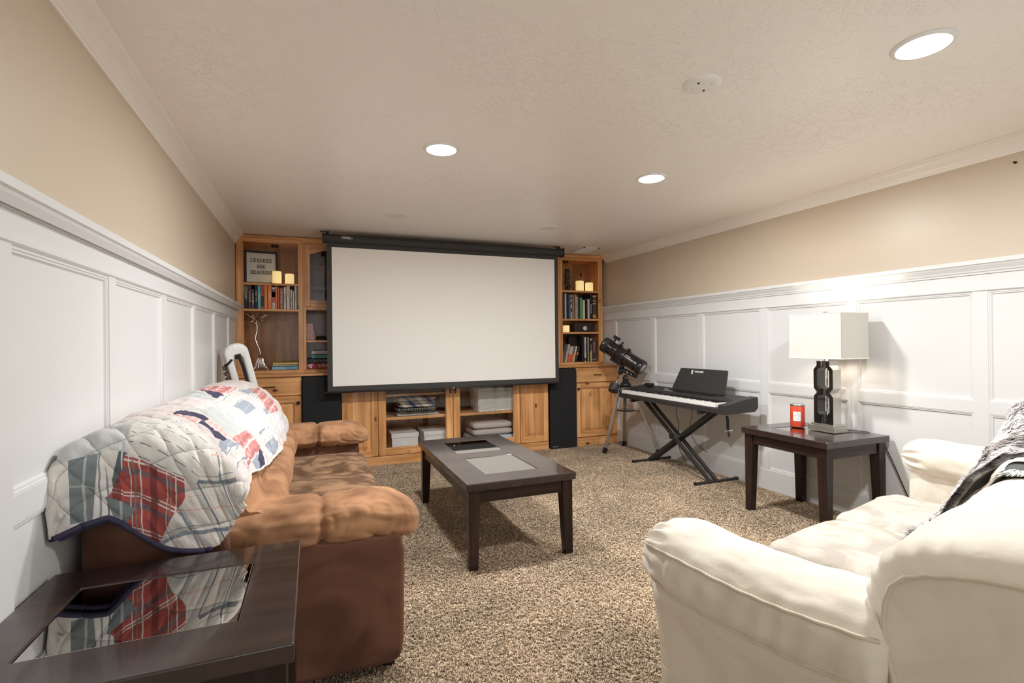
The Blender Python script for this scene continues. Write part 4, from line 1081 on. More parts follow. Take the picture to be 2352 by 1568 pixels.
MB().prism([(PX0 + .190, .7575), (PX1 - .085, .7685), (PX1 - .085, .7695), (PX0 + .190, .7590)][::-1], 'y', PY0 + .35, PY1 - .42).build('control_panel', 'black_gloss', t)
for k in range(9):
    y = PY1 - .50 - k * .035
    MB().box(PX0 + .215, PX0 + .228, y, y + .018, .760, .7635).build('button', 'dark_bronze', t)
for k in range(2):
    mb = MB().lathe([(.012, 0), (.011, .012), (0, .012)], 16, (PX0 + .235, PY1 - .43 + k * .035, .760)); mb.build('dial_knob', 'black_plastic', t)
# music rest
rb = Vector((3.318, 0, .772)); rt = Vector((3.372, 0, .985)); y0, y1 = 3.385, 4.050
ux = (rt - rb).normalized()
mb = MB(); nrm = Vector((ux.z, 0, -ux.x)); L_ = (rt - rb).length; r_ = .022
pts = []
pl = [(y1 + .02, 0), (y0 - .012, 0)]
for k in range(6):
    a = -.15 + k * (PI/2 + .15) / 5; pl.append((y0 + .022 - r_ * math.cos(a), L_ - r_ + r_ * math.sin(a)))
for k in range(6):
    a = PI/2 - k * (PI/2 + .15) / 5; pl.append((y1 - .072 + r_ + .0 + r_ * math.cos(a) - r_, L_ - r_ + r_ * math.sin(a)))
vs = [rb + ux * q + Vector((0, y, 0)) for y, q in pl] + [rb + ux * q + Vector((0, y, 0)) + nrm * .007 for y, q in pl]
k_ = len(pl)
mb.add(vs, [tuple(range(k_))[::-1], tuple(range(k_, 2*k_))] + [(i, (i+1) % k_, k_ + (i+1) % k_, k_ + i) for i in range(k_)])
rest = mb.build('music_rest', 'black_satin', t, bevel=.0015)
MB().box(3.300, 3.322, y0, y1 + .04, .766, .776).build('rest_ledge', 'black_plastic', t, bevel=.002)
lm = frame_m(rb + ux * (L_ * .86) - nrm * .0012 + Vector((0, 3.735, 0)), (0, -1, 0), ux)
text(rest, 'WILLIAMS', 'white_print', .026, lm, off=.0004)
mb = MB(); mb.M = lm
for a, b, c, d in ((-.098, -.084, -.004, .016), (-.082, -.078, .001, .016), (-.098, -.088, -.022, -.007), (-.086, -.078, -.022, -.002)): mb.box(a, b, c, d, -.0003, .0006)
mb.build('logo_mark', 'white_print', rest)
t2 = thing('power_adapter', 'small black adapter box lying on top of the digital piano', 'adapter', (3.315, 4.42, .77))
box('body', 'black_plastic', t2, 3.285, 3.345, 4.375, 4.465, .7725, .806, bevel=.006, seg=3)
MB().tube([(3.32, 4.375, .785), (3.335, 4.30, .7785), (3.345, 4.20, .779), (3.35, 4.14, .779)], .003, 6).build('lead', 'black_plastic', t2)

# X stand
t = thing('keyboard_stand', 'black double braced cross stand under the digital piano', 'stand', (3.29, 3.885, 0))
fy0, fy1 = 3.435, 4.335
for y, nm in ((fy0, 0), (fy1, 1)):
    MB().box(3.050, 3.500, y - .012, y + .012, .004, .028).build('foot_bar', 'black_satin', t, bevel=.003)
    for x in (3.032, 3.490): MB().box(x, x + .022, y - .016, y + .016, 0, .033).build('rubber_foot', 'black_plastic', t, bevel=.005)
def brace(x, ya, za, yb, zb):
    d = Vector((0, yb - ya, zb - za)).normalized(); nn = Vector((0, -d.z, d.y)) * .0150
    a = Vector((0, ya, za)); b = Vector((0, yb, zb)); vs = []
    for q in (a, b):
        for s1, s2 in ((-1,-1), (1,-1), (1,1), (-1,1)): vs.append(q + nn * s2 + Vector((x + s1 * .0135, 0, 0)))
    MB().add(vs, [(3,2,1,0), (4,5,6,7), (0,1,5,4), (1,2,6,5), (2,3,7,6), (3,0,4,7)]).build('brace', 'black_satin', t, bevel=.003)
for x in (3.205, 3.275): brace(x, fy0 - .0, .02, 4.360, .636)
for x in (3.236, 3.306): brace(x, fy1 + .0, .02, 3.420, .636)
for y in (3.400, 4.380):
    MB().box(3.085, 3.47, y - .016, y + .016, .628, .652).build('support_arm', 'black_satin', t, bevel=.003)
    MB().tube([(3.055, y, .640), (3.100, y, .640)], .021, 12).build('rubber_cap', 'black_plastic', t)
MB().tube([(3.175, 3.888, .333), (3.335, 3.888, .333)], .018, 14).build('pivot_bolt', 'chrome', t)
MB().tube([(3.165, 3.900, .342), (3.192, 3.900, .342)], .030, 16).build('pivot_disc', 'black_plastic', t)
MB().tube([(3.30, 3.335, .60), (3.30, 3.325, .56), (3.29, 3.315, .50), (3.28, 3.295, .46), (3.275, 3.285, .43)], [.012, .012, .011, .010, .009], 8).build('lock_lever', 'black_plastic', t)
MB().tube([(3.24, 3.300, .478), (3.32, 3.296, .480)], .004, 6).build('lever_pin', 'chrome', t)
t = tag(MB().tube([(3.405, 4.10, .70), (3.415, 4.11, .62), (3.42, 4.13, .52), (3.43, 4.11, .42), (3.45, 4.13, .32), (3.46, 4.16, .22), (3.47, 4.13, .12), (3.49, 4.10, .05), (3.51, 4.08, .006)], .0028, 6).build('power_cable', 'black_plastic'), 'thin black cable hanging from the digital piano to the carpet', 'cable')
t = tag(MB().tube([(3.405, 3.90, .70), (3.42, 3.89, .60), (3.43, 3.92, .48), (3.45, 3.98, .36), (3.48, 3.92, .24), (3.52, 3.80, .17)], .0024, 6).build('thin_cord', 'black_plastic'), 'second thin black cord dropping behind the stand to the wall', 'cord')

# ------------------------------------------------------------------ telescope on tripod
t = thing('telescope', 'black reflector telescope on a silver tripod beside the right base cabinet', 'telescope', (3.27, 4.84, 0))
hub = Vector((3.275, 4.800, .735))
feet = [Vector((3.005, 4.835, .0)), Vector((3.440, 5.085, .0)), Vector((3.500, 4.500, .0))]
for fp in feet:
    d2 = (fp - hub); d2.z = 0; d2.normalize()
    top = hub + d2 * .075; kn = top.lerp(fp, .94)
    side = Vector((-d2.y, d2.x, 0))
    dirv = (fp - top).normalized(); nrm = side.cross(dirv).normalized()
    leg = MB()
    for off in (-.011, .011):
        a = top + side * off; b = kn + side * off; vs = []
        for q in (a, b):
            for s1, s2 in ((-1,-1), (1,-1), (1,1), (-1,1)): vs.append(q + side * .0085 * s1 + nrm * .010 * s2)
        leg.add(vs, [(3,2,1,0), (4,5,6,7), (0,1,5,4), (1,2,6,5), (2,3,7,6), (3,0,4,7)])
    a = top.lerp(fp, .03); vs = []
    for q in (a, kn):
        for s1, s2 in ((-1,-1), (1,-1), (1,1), (-1,1)): vs.append(q + side * .006 * s1 + nrm * .006 * s2)
    leg.add(vs, [(3,2,1,0), (4,5,6,7), (0,1,5,4), (1,2,6,5), (2,3,7,6), (3,0,4,7)])
    lo_ = leg.build('leg', 'aluminium', t, bevel=.002)
    ft = MB(); vs = []
    for q, w in ((top.lerp(fp, .91), 1.0), (fp + Vector((0,0,.004)), .9)):
        for s1, s2 in ((-1,-1), (1,-1), (1,1), (-1,1)): vs.append(q + side * .025 * s1 * w + nrm * .017 * s2 * w)
    ft.add(vs, [(3,2,1,0), (4,5,6,7), (0,1,5,4), (1,2,6,5), (2,3,7,6), (3,0,4,7)]).build('foot', 'black_plastic', lo_, bevel=.004)
    kb = top.lerp(fp, .93)
    MB().tube([kb + side * .02, kb + side * .05], .006, 8).tube([kb + side * .045, kb + side * .056], .013, 10).build('clamp_knob', 'black_plastic', lo_)
    p0 = top.lerp(fp, .36); MB().tube([p0, Vector((hub.x, hub.y, p0.z + .004)) + d2 * .09], .004, 6).build('spreader_arm', 'black_plastic', t)
    MB().tube([top + side * .03, top - side * .03], .013, 10).build('hinge_block', 'black_plastic', t)
MB().lathe([(.0, -.005), (.10, -.005), (.105, 0), (.105, .006), (.098, .008), (.0, .004)], 32, (hub.x, hub.y, .475), cap=False).build('accessory_tray', 'black_gloss', t, smooth=True)
MB().lathe([(.0, -.03), (.052, -.03), (.060, -.02), (.062, .0), (.048, .018), (.040, .022), (0, .022)], 24, (hub.x, hub.y, hub.z + .03), cap=False).build('tripod_head', 'black_plastic', t, smooth=True)
h0 = hub + Vector((0, 0, .045))
# equatorial mount
ax_dir = Vector((.22, -.367, -.25)).normalized()                    # tube axis, from the eyepiece end to the mirror end
tc_ = Vector((3.225, 4.765, 1.085))                                    # tube centre
MB().prism([(-.035, 0), (.035, 0), (.024, .075), (0, .092), (-.024, .075)], 'y', -.018, .018).build('latitude_fork', 'black_plastic', t, bevel=.003, org=Vector((0,0,0))).location = h0 - ORG[t]
for dy in (-1, 1):
    MB().tube([h0 + Vector((0, dy * .018, .066)), h0 + Vector((0, dy * .024, .066))], .012, 14).build('scale_disc', 'chrome', t)
MB().tube([h0 + Vector((-.05, .0, .02)), h0 + Vector((-.085, .02, .025))], .004, 6).build('adjust_screw', 'chrome', t)
MB().tube([h0 + Vector((.04, -.01, .035)), h0 + Vector((.075, -.02, .040))], .004, 6).build('adjust_screw', 'chrome', t)
ra_a = h0 + Vector((.075, -.115, .075)); ra_b = h0 + Vector((-.035, .03, .155))
MB().tube([ra_a, ra_a.lerp(ra_b, .5), ra_b], [.022, .025, .027], 16).build('polar_axis', 'black_plastic', t, smooth=False)
MB().tube([ra_a.lerp(ra_b, .30), ra_a.lerp(ra_b, .34)], .034, 20).build('setting_circle', 'chrome', t)
MB().tube([ra_a.lerp(ra_b, .55), ra_a.lerp(ra_b, .60)], .036, 20).build('setting_circle', 'chrome', t)
for k in range(3):
    q = ra_a.lerp(ra_b, .35 + k * .12) + Vector((-.02, -.03, .0)); MB().tube([q, q + Vector((-.012, -.020, -.012))], .005, 6).build('thumb_screw', 'chrome', t)
cw = Vector((3.060, 4.705, .742)); dk = tc_ + Vector((-.02, 0, -.085))
dec = (dk - cw).normalized()
MB().tube([cw + dec * .02, ra_b - dec * .01], .006, 10).build('counterweight_rod', 'chrome', t, smooth=True)
MB().tube([ra_b - dec * .055, ra_b + dec * .03], .027, 14).build('declination_axis', 'black_plastic', t)
MB().tube([ra_b + dec * .004, ra_b + dec * .012], .034, 18).build('setting_circle', 'chrome', t)
MB().tube([cw - dec * .045, cw - dec * .043, cw + dec * .043, cw + dec * .045], [.050, .054, .054, .050], 24).build('counterweight', 'black_satin', t)
MB().tube([cw + Vector((-.03, -.045, -.01)), cw + Vector((-.036, -.066, -.014))], .012, 10).build('weight_knob', 'black_plastic', t)
MB().tube([ra_b + dec * .03, dk], [.030, .032], 12).build('saddle_post', 'black_plastic', t)
# tube assembly in a frame: x along the axis, z up
zax = (Vector((0, 0, 1)) - ax_dir * ax_dir.z).normalized(); yax = zax.cross(ax_dir)
TM = Matrix(((ax_dir.x, yax.x, zax.x, tc_.x), (ax_dir.y, yax.y, zax.y, tc_.y), (ax_dir.z, yax.z, zax.z, tc_.z), (0, 0, 0, 1)))
LM = TM @ Matrix.Rotation(PI/2, 4, 'Y')          # lathe z -> tube axis
def tl(prof, name, m, n_=40, cap=False, smooth=True):
    mb = MB(); mb.M = LM; return mb.lathe(prof, n_, cap=cap).build(name, m, t, smooth=smooth)
R_ = .083
tl([(R_, -.235), (R_, .215)], 'optical_tube', 'black_gloss')
tl([(R_ + .001, -.275), (R_ + .006, -.270), (R_ + .006, -.205), (R_ + .001, -.200)], 'front_ring', 'black_satin')
tl([(0, -.272), (R_ - .004, -.272), (R_ + .001, -.275)], 'dust_cap', 'black_plastic')
tl([(R_ + .001, .205), (R_ + .004, .210), (R_ + .004, .262), (R_ - .004, .268), (R_ - .018, .268)], 'rear_ring', 'black_gloss')
tl([(R_ - .018, .266), (0, .266)], 'mirror_cell', 'black_plastic')
tl([(.052, .2665), (.052, .270), (0, .270)], 'cell_plate', 'grey_print')
for k in range(3):
    a = k * 2.094 + .5; mb = MB(); mb.M = LM @ Matrix.Translation((.068 * math.cos(a), .068 * math.sin(a), .266))
    mb.lathe([(.006, 0), (.006, .010), (0, .011)], 10, cap=False).build('collimation_screw', 'chrome', t)
for xx in (-.085, .025):
    tl([(R_, xx - .016), (R_ + .011, xx - .016), (R_ + .011, xx + .016), (R_, xx + .016)], 'tube_ring', 'black_plastic', smooth=False)
    mb = MB(); mb.M = TM; mb.box(xx - .014, xx + .014, -.022, .022, R_ + .006, R_ + .026); mb.build('ring_hinge', 'black_plastic', t, bevel=.004)
    q = TM @ Vector((xx, -R_ * .86 - .010, R_ * .42)); e_ = (TM @ Vector((xx, -1.3, .35)) - tc_).normalized()
    MB().tube([q, q + e_ * .018], .006, 8).tube([q + e_ * .018 + ax_dir * .016, q + e_ * .018 - ax_dir * .016], .006, 8).build('ring_clamp', 'chrome', t)
mb = MB(); mb.M = TM; mb.box(-.115, .060, -.030, .030, -R_ - .030, -R_ - .006); mb.build('dovetail_bar', 'black_plastic', t, bevel=.004)
# focuser with eyepiece, finder scope, knobs
fo = TM @ Vector((-.185, -R_, .030)); fd = (TM @ Vector((-.185, -1, .18)) - TM @ Vector((-.185, 0, 0))).normalized()
MB().tube([fo - fd * .01, fo + fd * .022], .030, 18).build('focuser_base', 'black_plastic', t)
MB().tube([fo + fd * .02, fo + fd * .055], .021, 18).build('draw_tube', 'chrome', t)
MB().tube([fo + fd * .05, fo + fd * .085], .019, 18).build('eyepiece', 'black_plastic', t)
for s_ in (-1, 1):
    MB().tube([fo + fd * .018 + ax_dir * .02 * s_, fo + fd * .018 + ax_dir * .055 * s_], .006, 8).tube([fo + fd * .018 + ax_dir * .045 * s_, fo + fd * .018 + ax_dir * .060 * s_], .013, 12).build('focus_knob', 'chrome', t)
fb = TM @ Vector((-.175, .0, R_))
MB().tube([fb, fb + zax * .045], .010, 8).build('finder_bracket', 'black_plastic', t)
MB().tube([fb + zax * .055 - ax_dir * .032, fb + zax * .055 + ax_dir * .032], .018, 14).tube([fb + zax * .055 + ax_dir * .032, fb + zax * .055 + ax_dir * .045], .021, 14).build('finder_scope', 'black_plastic', t)
kb = TM @ Vector((-.080, .0, R_ + .026)); MB().tube([kb, kb + zax * .02], .006, 8).tube([kb + zax * .012, kb + zax * .026], .014, 10).build('piggyback_knob', 'black_plastic', t)
ang = math.radians(-22)
rot = Matrix.Rotation(ang, 4, 'X')
for tx_, zz, ss, xo in (('CELESTRON', .016, .012, .080), ('POWERSEEKER 127EQ', -.004, .0205, .122)):
    text(t, tx_, 'white_print', ss, TM @ Matrix.Rotation(PI/2 + ang, 4, 'X') @ Matrix.Translation((xo, zz, R_ + .0012)), wrap=R_ + .001, off=.0003, sx=.80 if zz < 0 else 1)

# ------------------------------------------------------------------ guitar and float behind the brown sofa
mat('guitar_top', (0.42, 0.22, 0.08), .25, coat=.5); mat('mahogany', (0.085, 0.030, 0.014), .3, coat=.4)
t = thing('acoustic_guitar', 'acoustic guitar leaning on the left wall behind the brown sofa, headstock showing', 'guitar', (-.45, 4.45, 0), local=True)
lean = -.215
t.rotation_euler = (0, lean, .06)
def gout(k, o=0.0):
    pts = []
    for i in range(48):
        a = 2 * PI * i / 48; zz = .245 - .245 * math.cos(a)
        u = zz / .49
        w = .19 * math.sin(PI * min(1, max(0, u))) ** .55 * (1 - .24 * u) * (1 - .24 * math.exp(-((u - .60) / .14) ** 2))
        pts.append(((w + o) * (1 if a < PI else -1), zz + .01))
    return pts
g1 = gout(0)
MB().prism(g1, 'x', -.05, .045).build('body', 'mahogany', t, smooth=False)
MB().prism(gout(0, .002), 'x', .045, .049).build('soundboard', 'guitar_top', t)
mb = MB(); mb.M = Matrix.Translation((.0492, 0, .31)) @ Matrix.Rotation(PI/2, 4, 'Y'); mb.lathe([(0, 0), (.05, 0), (.05, .0006)], 28, cap=False).build('sound_hole', 'black_plastic', t)
box('bridge', 'dark_walnut', t, .049, .058, -.08, .08, .125, .150)
box('neck', 'mahogany', t, .030, .056, -.026, .026, .47, .93, bevel=.006)
box('fretboard', 'dark_walnut', t, .056, .062, -.026, .026, .38, .93)
hd = MB().prism([(-.026, .93), (.026, .93), (.038, .965), (.036, 1.105), (.012, 1.112), (-.012, 1.112), (-.036, 1.105), (-.038, .965)][::1], 'x', .030, .048).build('headstock', 'mahogany', t, bevel=.002)
for k in range(3):
    for s_ in (-1, 1):
        z = .985 + k * .042
        MB().tube([(.039, s_ * .034, z), (.039, s_ * .052, z)], .003, 6).tube([(.039, s_ * .050, z - .001), (.039, s_ * .066, z)], [.009, .006], 8).build('tuning_peg', 'brushed_nickel', hd)
        MB().tube([(.048, s_ * .022, z), (.058, s_ * .022, z)], .004, 8).build('string_post', 'chrome', hd)
mb = MB()
for k in range(6): mb.tube([(.066, -.020 + k * .008, .14), (.066, -.018 + k * .0072, .93)], .0006, 4)
mb.build('string', 'chrome', t)

t = thing('inflatable_float', 'white inflatable oblong float with black strap handles behind the sofa back', 'float', (-.300, 4.56, .012), local=True)
t.rotation_euler = (.0, -.24, .38)
def stad(w, h, r, n_=10, cz=0.0):
    pts = []
    for cx, cz_, a0 in ((w - r, h - r, 0), (-w + r, h - r, 90), (-w + r, -h + r, 180), (w - r, -h + r, 270)):
        for k in range(n_ + 1):
            a = math.radians(a0 + 90 * k / n_); pts.append((cx + r * math.cos(a), cz + cz_ + r * math.sin(a)))
    return pts
ow = stad(.088, .645, .078, 10, .645); iw = stad(.034, .140, .030, 10, 1.045); N_ = len(ow)
th_ = .038; mb = MB()
def fl(u, v):
    k = int(round(u * N_)) % N_; a = 2 * PI * v
    f_ = .5 - .5 * sgn_pow(math.cos(a), .45)
    o_ = Vector((ow[k][0], 0, ow[k][1])); i_ = Vector((iw[k][0], 0, iw[k][1]))
    p = o_.lerp(i_, f_); p.y = th_ * sgn_pow(math.sin(a), .45); 
    p.y += .002 * math.sin(k * 2.1) * (1 if f_ < .3 else .2)
    return p
mb.grid(fl, N_, 20, cu=True, cv=True); mb.build('inflated_ring', 'vinyl_white', t, smooth=True)
MB().tube([(.0, -.040, 1.190), (.006, -.050, 1.165), (.013, -.053, 1.11), (.013, -.053, 1.00), (.006, -.050, .935), (.0, -.040, .905)], .012, 10).build('strap_handle', 'webbing', t, smooth=True)
for z in (1.185, .902): MB().box(-.023, .023, -.043, -.036, z - .016, z + .020).build('handle_patch', 'webbing', t, bevel=.004)
MB().tube([(-.048, -.040, 1.175), (-.066, -.041, 1.160), (-.085, -.030, 1.145), (-.091, 0, 1.140), (-.085, .03, 1.140)], .009, 8).build('edge_strap', 'webbing', t)

# cross-section curves shared by the sofas, the quilt and the throw
QP = [(-.690,.880),(-.680,.935),(-.655,.962),(-.60,.982),(-.53,.988),(-.46,.978),(-.39,.950),(-.33,.912),(-.28,.868),(-.240,.815),(-.212,.755),(-.196,.695),(-.186,.635),(-.184,.57),(-.19,.50)]
def _cr(P, n=12):
    out = []
    for i in range(len(P) - 1):
        p0 = P[max(i-1, 0)]; p1 = P[i]; p2 = P[i+1]; p3 = P[min(i+2, len(P)-1)]
        for k in range(n):
            t = k / n
            out.append(tuple(.5*((2*p1[d]) + (-p0[d]+p2[d])*t + (2*p0[d]-5*p1[d]+4*p2[d]-p3[d])*t*t + (-p0[d]+3*p1[d]-3*p2[d]+p3[d])*t**3) for d in range(2)))
    out.append(P[-1]); return out
QC = _cr(QP); QL = [0.0]
for _a, _b in zip(QC[:-1], QC[1:]): QL.append(QL[-1] + math.hypot(_b[0]-_a[0], _b[1]-_a[1]))
def qprof(t):
    """point on the back's cross-section at arc length t from the wall"""
    t = max(0, min(QL[-1] - 1e-6, t)); lo, hi = 0, len(QL) - 1
    while hi - lo > 1:
        m = (lo + hi)//2
        if QL[m] <= t: lo = m
        else: hi = m
    f = (t - QL[lo]) / max(1e-9, QL[hi] - QL[lo])
    return QC[lo][0] + f*(QC[hi][0]-QC[lo][0]), QC[lo][1] + f*(QC[hi][1]-QC[lo][1])
def _interp(x, T):
    if x <= T[0][0]: return T[0][1]
    for (a, b), (c, d) in zip(T[:-1], T[1:]):
        if x <= c: return b + (d - b) * (x - a) / (c - a)
    return T[-1][1]
def _tz(z):
    lo, hi = .35, QL[-1]
    for _ in range(40):
        m = (lo+hi)/2
        if qprof(m)[1] > z: lo = m
        else: hi = m
    return lo
QUB = .80                    # share of u that lies along the back
QFRONT = [(1.80, .735), (1.88, .765), (1.97, .795), (2.1, .775), (2.2, .756), (2.6, .715), (2.94, .680), (3.4, .625), (3.85, .575), (4.1, .56)]
QHEM = [(-.70, .710), (-.62, .738), (-.575, .748), (-.525, .700), (-.46, .645), (-.40, .618), (-.33, .600), (-.29, .610), (-.255, .660), (-.22, .720), (-.20, .735)]
def quilt_S(u, v):
    """u runs along the sofa towards the end table and then down over its end, v from the wall to the front edge"""
    yfar = 4.03 - .16 * v
    qyb = 1.845 + .085 * min(1, v / .35) - .03 * max(0, v - .8) / .2      # where it turns down
    qr = .085 - .055 * max(0, v - .6) / .4                                 # how tightly
    if u < QUB:
        y = yfar + (qyb - yfar) * (u / QUB)
        T = _tz(_interp(y, QFRONT)); x, z = qprof(v * T)
        return (x, y, z), (yfar - y, v * T)
    T = _tz(_interp(qyb, QFRONT)); x, z = qprof(v * T)
    hz = _interp(x, QHEM)
    arc = qr * math.pi/2; S = arc + max(.012, (z - qr) - hz)
    s = (u - QUB) / (1 - QUB) * S
    if s < arc:
        ph = s / qr; y = qyb - qr * math.sin(ph); zz = z - qr * (1 - math.cos(ph))
    else:
        y = qyb - qr; zz = z - qr - (s - arc)
        k = (s - arc) / max(.02, S - arc)
        y += (.010 * math.sin(x * 26 + 1.0) + .008) * k
    return (x, y, zz), (yfar - qyb + s, v * T)
# ------------------------------------------------------------------ brown sofa along the left wall
SY0, SY1 = 1.930, 4.225
t = thing('brown_sofa', 'brown suede three-seat sofa along the left wall under the patchwork quilt', 'sofa', (-.18, 3.08, 0))
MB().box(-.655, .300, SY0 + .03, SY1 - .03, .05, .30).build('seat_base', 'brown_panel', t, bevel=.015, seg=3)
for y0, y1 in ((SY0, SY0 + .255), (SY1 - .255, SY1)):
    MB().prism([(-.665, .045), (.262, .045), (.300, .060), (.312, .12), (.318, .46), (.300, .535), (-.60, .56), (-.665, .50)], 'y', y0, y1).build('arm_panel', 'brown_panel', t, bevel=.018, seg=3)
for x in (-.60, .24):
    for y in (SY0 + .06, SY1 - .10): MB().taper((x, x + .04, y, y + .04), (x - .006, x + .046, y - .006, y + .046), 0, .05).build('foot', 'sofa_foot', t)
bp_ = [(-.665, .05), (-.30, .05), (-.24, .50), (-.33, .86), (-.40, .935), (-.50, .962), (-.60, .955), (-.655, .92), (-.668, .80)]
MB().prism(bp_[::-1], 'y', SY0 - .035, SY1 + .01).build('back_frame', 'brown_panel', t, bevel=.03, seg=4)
def arm_pad(yc, sd, name='arm_pad'):
    """pillow arm in two stuffed lengths with a gathered seam between them"""
    hw, hh = .165, .088
    def fn(u, v):
        x = -.40 + .795 * v
        a = 2 * PI * u; ca, sa = math.cos(a), math.sin(a)
        k = 1.0
        if x > .22: k = math.sqrt(max(0.0, 1 - ((x - .22) / .176) ** 2)) ** .8
        seam = math.exp(-((x - .022) / .011) ** 2)
        k *= 1 - .12 * seam - .05 * math.exp(-((x - .022) / .035) ** 2)
        near = math.exp(-((x - .022) / .10) ** 2)
        rg = 1 - 2 * abs(mnoise.noise(Vector((x * 5 + a * .6, a * 5.5, yc))))
        k *= 1 + .030 * near * (rg ** 3 - .4) + .016 * near * math.sin(a * 23 + 2 * math.sin(a * 3)) + .012 * math.exp(-((x - .36) / .08) ** 2) * math.sin(a * 21)
        q = Vector((x * 7, ca * 2.2 + yc, sa * 2.2))
        fold = 1 - 2 * abs(mnoise.noise(Vector((x * 11 - a * 1.2, a * 1.3 + x * 3, yc * 3))))
        w = mnoise.noise(q) * .009 + mnoise.noise(q * 2.3) * .004 - (.007 * max(0, fold - .55) / .45 if x > .06 else .003 * max(0, fold - .6))
        zc = .572 - (.028 * ((x - .2) / .2) ** 2 if x > .2 else 0)
        y = yc + (hw * k + w) * sgn_pow(ca, .72); z = zc + (hh * k + w) * sgn_pow(sa, .80)
        return (x + .012 * k * ca * 0, y, z)
    return MB().grid(fn, 72, 110, cu=True).build(name, 'brown_suede', t, smooth=True)
arm_pad(2.085, 1); arm_pad(4.070, -1)
sw = (4.005 - 2.215) / 3
for i in range(3):
    y0 = 2.215 + i * sw
    mb = MB(); cushion(mb, -.30, .352, y0 + .004, y0 + sw - .004, .285, .440, e=.20, n=44, puff=.022, wr=.010, seed=i * 3.1, ez=.42)
    mb.build('seat_cushion', 'brown_seat', t, smooth=True)
MB().prism([(.30, .06), (.325, .07), (.345, .12), (.350, .24), (.335, .30), (.30, .31)][::-1], 'y', 2.20, 4.02).build('footrest_panel', 'brown_panel', t, bevel=.01)
# back cushions: stuffed lower roll and upper pillow
CP = [(-.45, .40), (-.24, .42), (-.165, .455), (-.120, .52), (-.112, .58), (-.128, .635), (-.178, .668), (-.190, .70), (-.205, .76), (-.235, .82), (-.285, .875), (-.345, .922), (-.42, .955), (-.52, .965), (-.60, .955), (-.62, .90), (-.58, .60)]
CC = _cr(CP + [CP[0]], 5)[:-1]
cxm = sum(p[0] for p in CC)/len(CC); czm = sum(p[1] for p in CC)/len(CC)
for i in range(3):
    y0, y1 = 1.99 + i * .725, 1.99 + (i + 1) * .725
    def fn(u, v):
        k = int(round(u * len(CC))) % len(CC); px, pz = CC[k]
        e_ = 1 - (abs(2 * v - 1) ** 6) * (.20 if (0 < i < 2) else .20)
        y = y0 + (y1 - y0) * v
        crease = .005 * math.sin(v * 33 + i + 3 * mnoise.noise(Vector((v * 5, i, 0)))) * math.exp(-((pz - .668)/.035) ** 2) * (px > -.26)
        w = mnoise.noise(Vector((px * 8, y * 7, pz * 8))) * .007 + crease - (.012 if pz > .66 else 0)
        return (cxm + (px - cxm) * e_ + w, y, czm + (pz - czm) * (1 - .5 * (1 - e_)) + w * .5)
    mb = MB().grid(fn, len(CC), 46, cu=True)
    for v in (0, 1): mb.add([fn(k / len(CC), v) for k in range(len(CC))], [tuple(range(len(CC)))])
    mb.build('back_cushion', 'brown_suede', t, smooth=True)

# ------------------------------------------------------------------ patchwork quilt
def qmat(name, col, stripes=(), rough=.85):
    """cloth colour plus woven stripes: (axis, period m, offset, width share, colour, strength)"""
    m = mat(name, col, rough, spec=.15, sheen=.1)
    n, l, p = nodes_of(m)
    uv = n.new('ShaderNodeUVMap'); uv.uv_map = 'UVMap'; sx = n.new('ShaderNodeSeparateXYZ'); l.new(uv.outputs[0], sx.inputs[0])
    nz = n.new('ShaderNodeTexNoise'); nz.inputs['Scale'].default_value = 9; l.new(uv.outputs[0], nz.inputs['Vector'])
    wob = math_n(n, l, 'MULTIPLY', math_n(n, l, 'SUBTRACT', nz.outputs[0], .5), .02)
    c = mixc(n, l, nz.outputs[0], tuple(q * .90 for q in col), tuple(min(1, q * 1.08) for q in col))
    for ax, per_, off, wd, sc_, st in stripes:
        if ax == 'd': s_ = math_n(n, l, 'ADD', math_n(n, l, 'MULTIPLY', sx.outputs[0], .75), math_n(n, l, 'MULTIPLY', sx.outputs[1], .66))
        elif ax == 'e': s_ = math_n(n, l, 'SUBTRACT', math_n(n, l, 'MULTIPLY', sx.outputs[0], .66), math_n(n, l, 'MULTIPLY', sx.outputs[1], .75))
        else: s_ = sx.outputs[0 if ax == 'u' else 1]
        s_ = math_n(n, l, 'ADD', s_, wob)
        f_ = math_n(n, l, 'FRACT', math_n(n, l, 'ADD', math_n(n, l, 'DIVIDE', s_, per_), off + 10))
        k = math_n(n, l, 'MULTIPLY', math_n(n, l, 'LESS_THAN', f_, wd), st)
        if len(sc_) == 4:   # dashed
            d_ = math_n(n, l, 'FRACT', math_n(n, l, 'MULTIPLY', sx.outputs[1 if ax == 'u' else 0], 21.0))
            k = math_n(n, l, 'MULTIPLY', k, math_n(n, l, 'GREATER_THAN', d_, .35)); sc_ = sc_[:3]
        c = mixc(n, l, k, c, sc_)
    for fu, fv in ((.72, .70), (.70, -.72)):     # dark lines along the stitches: thread plus painted crease shade
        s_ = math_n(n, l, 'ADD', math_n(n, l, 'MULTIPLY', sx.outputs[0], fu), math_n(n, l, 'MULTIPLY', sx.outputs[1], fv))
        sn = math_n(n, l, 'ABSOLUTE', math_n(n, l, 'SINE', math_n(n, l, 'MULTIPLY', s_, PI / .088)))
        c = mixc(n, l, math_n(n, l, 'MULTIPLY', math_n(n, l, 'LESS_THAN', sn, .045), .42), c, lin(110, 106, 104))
    l.new(c, p.inputs['Base Color'])
    fine = n.new('ShaderNodeTexNoise'); fine.inputs['Scale'].default_value = 32; fine.inputs['Detail'].default_value = 4; l.new(uv.outputs[0], fine.inputs['Vector'])
    bp = n.new('ShaderNodeBump'); bp.inputs['Strength'].default_value = .55; bp.inputs['Distance'].default_value = .006; l.new(fine.outputs[0], bp.inputs['Height']); l.new(bp.outputs[0], p.inputs['Normal'])
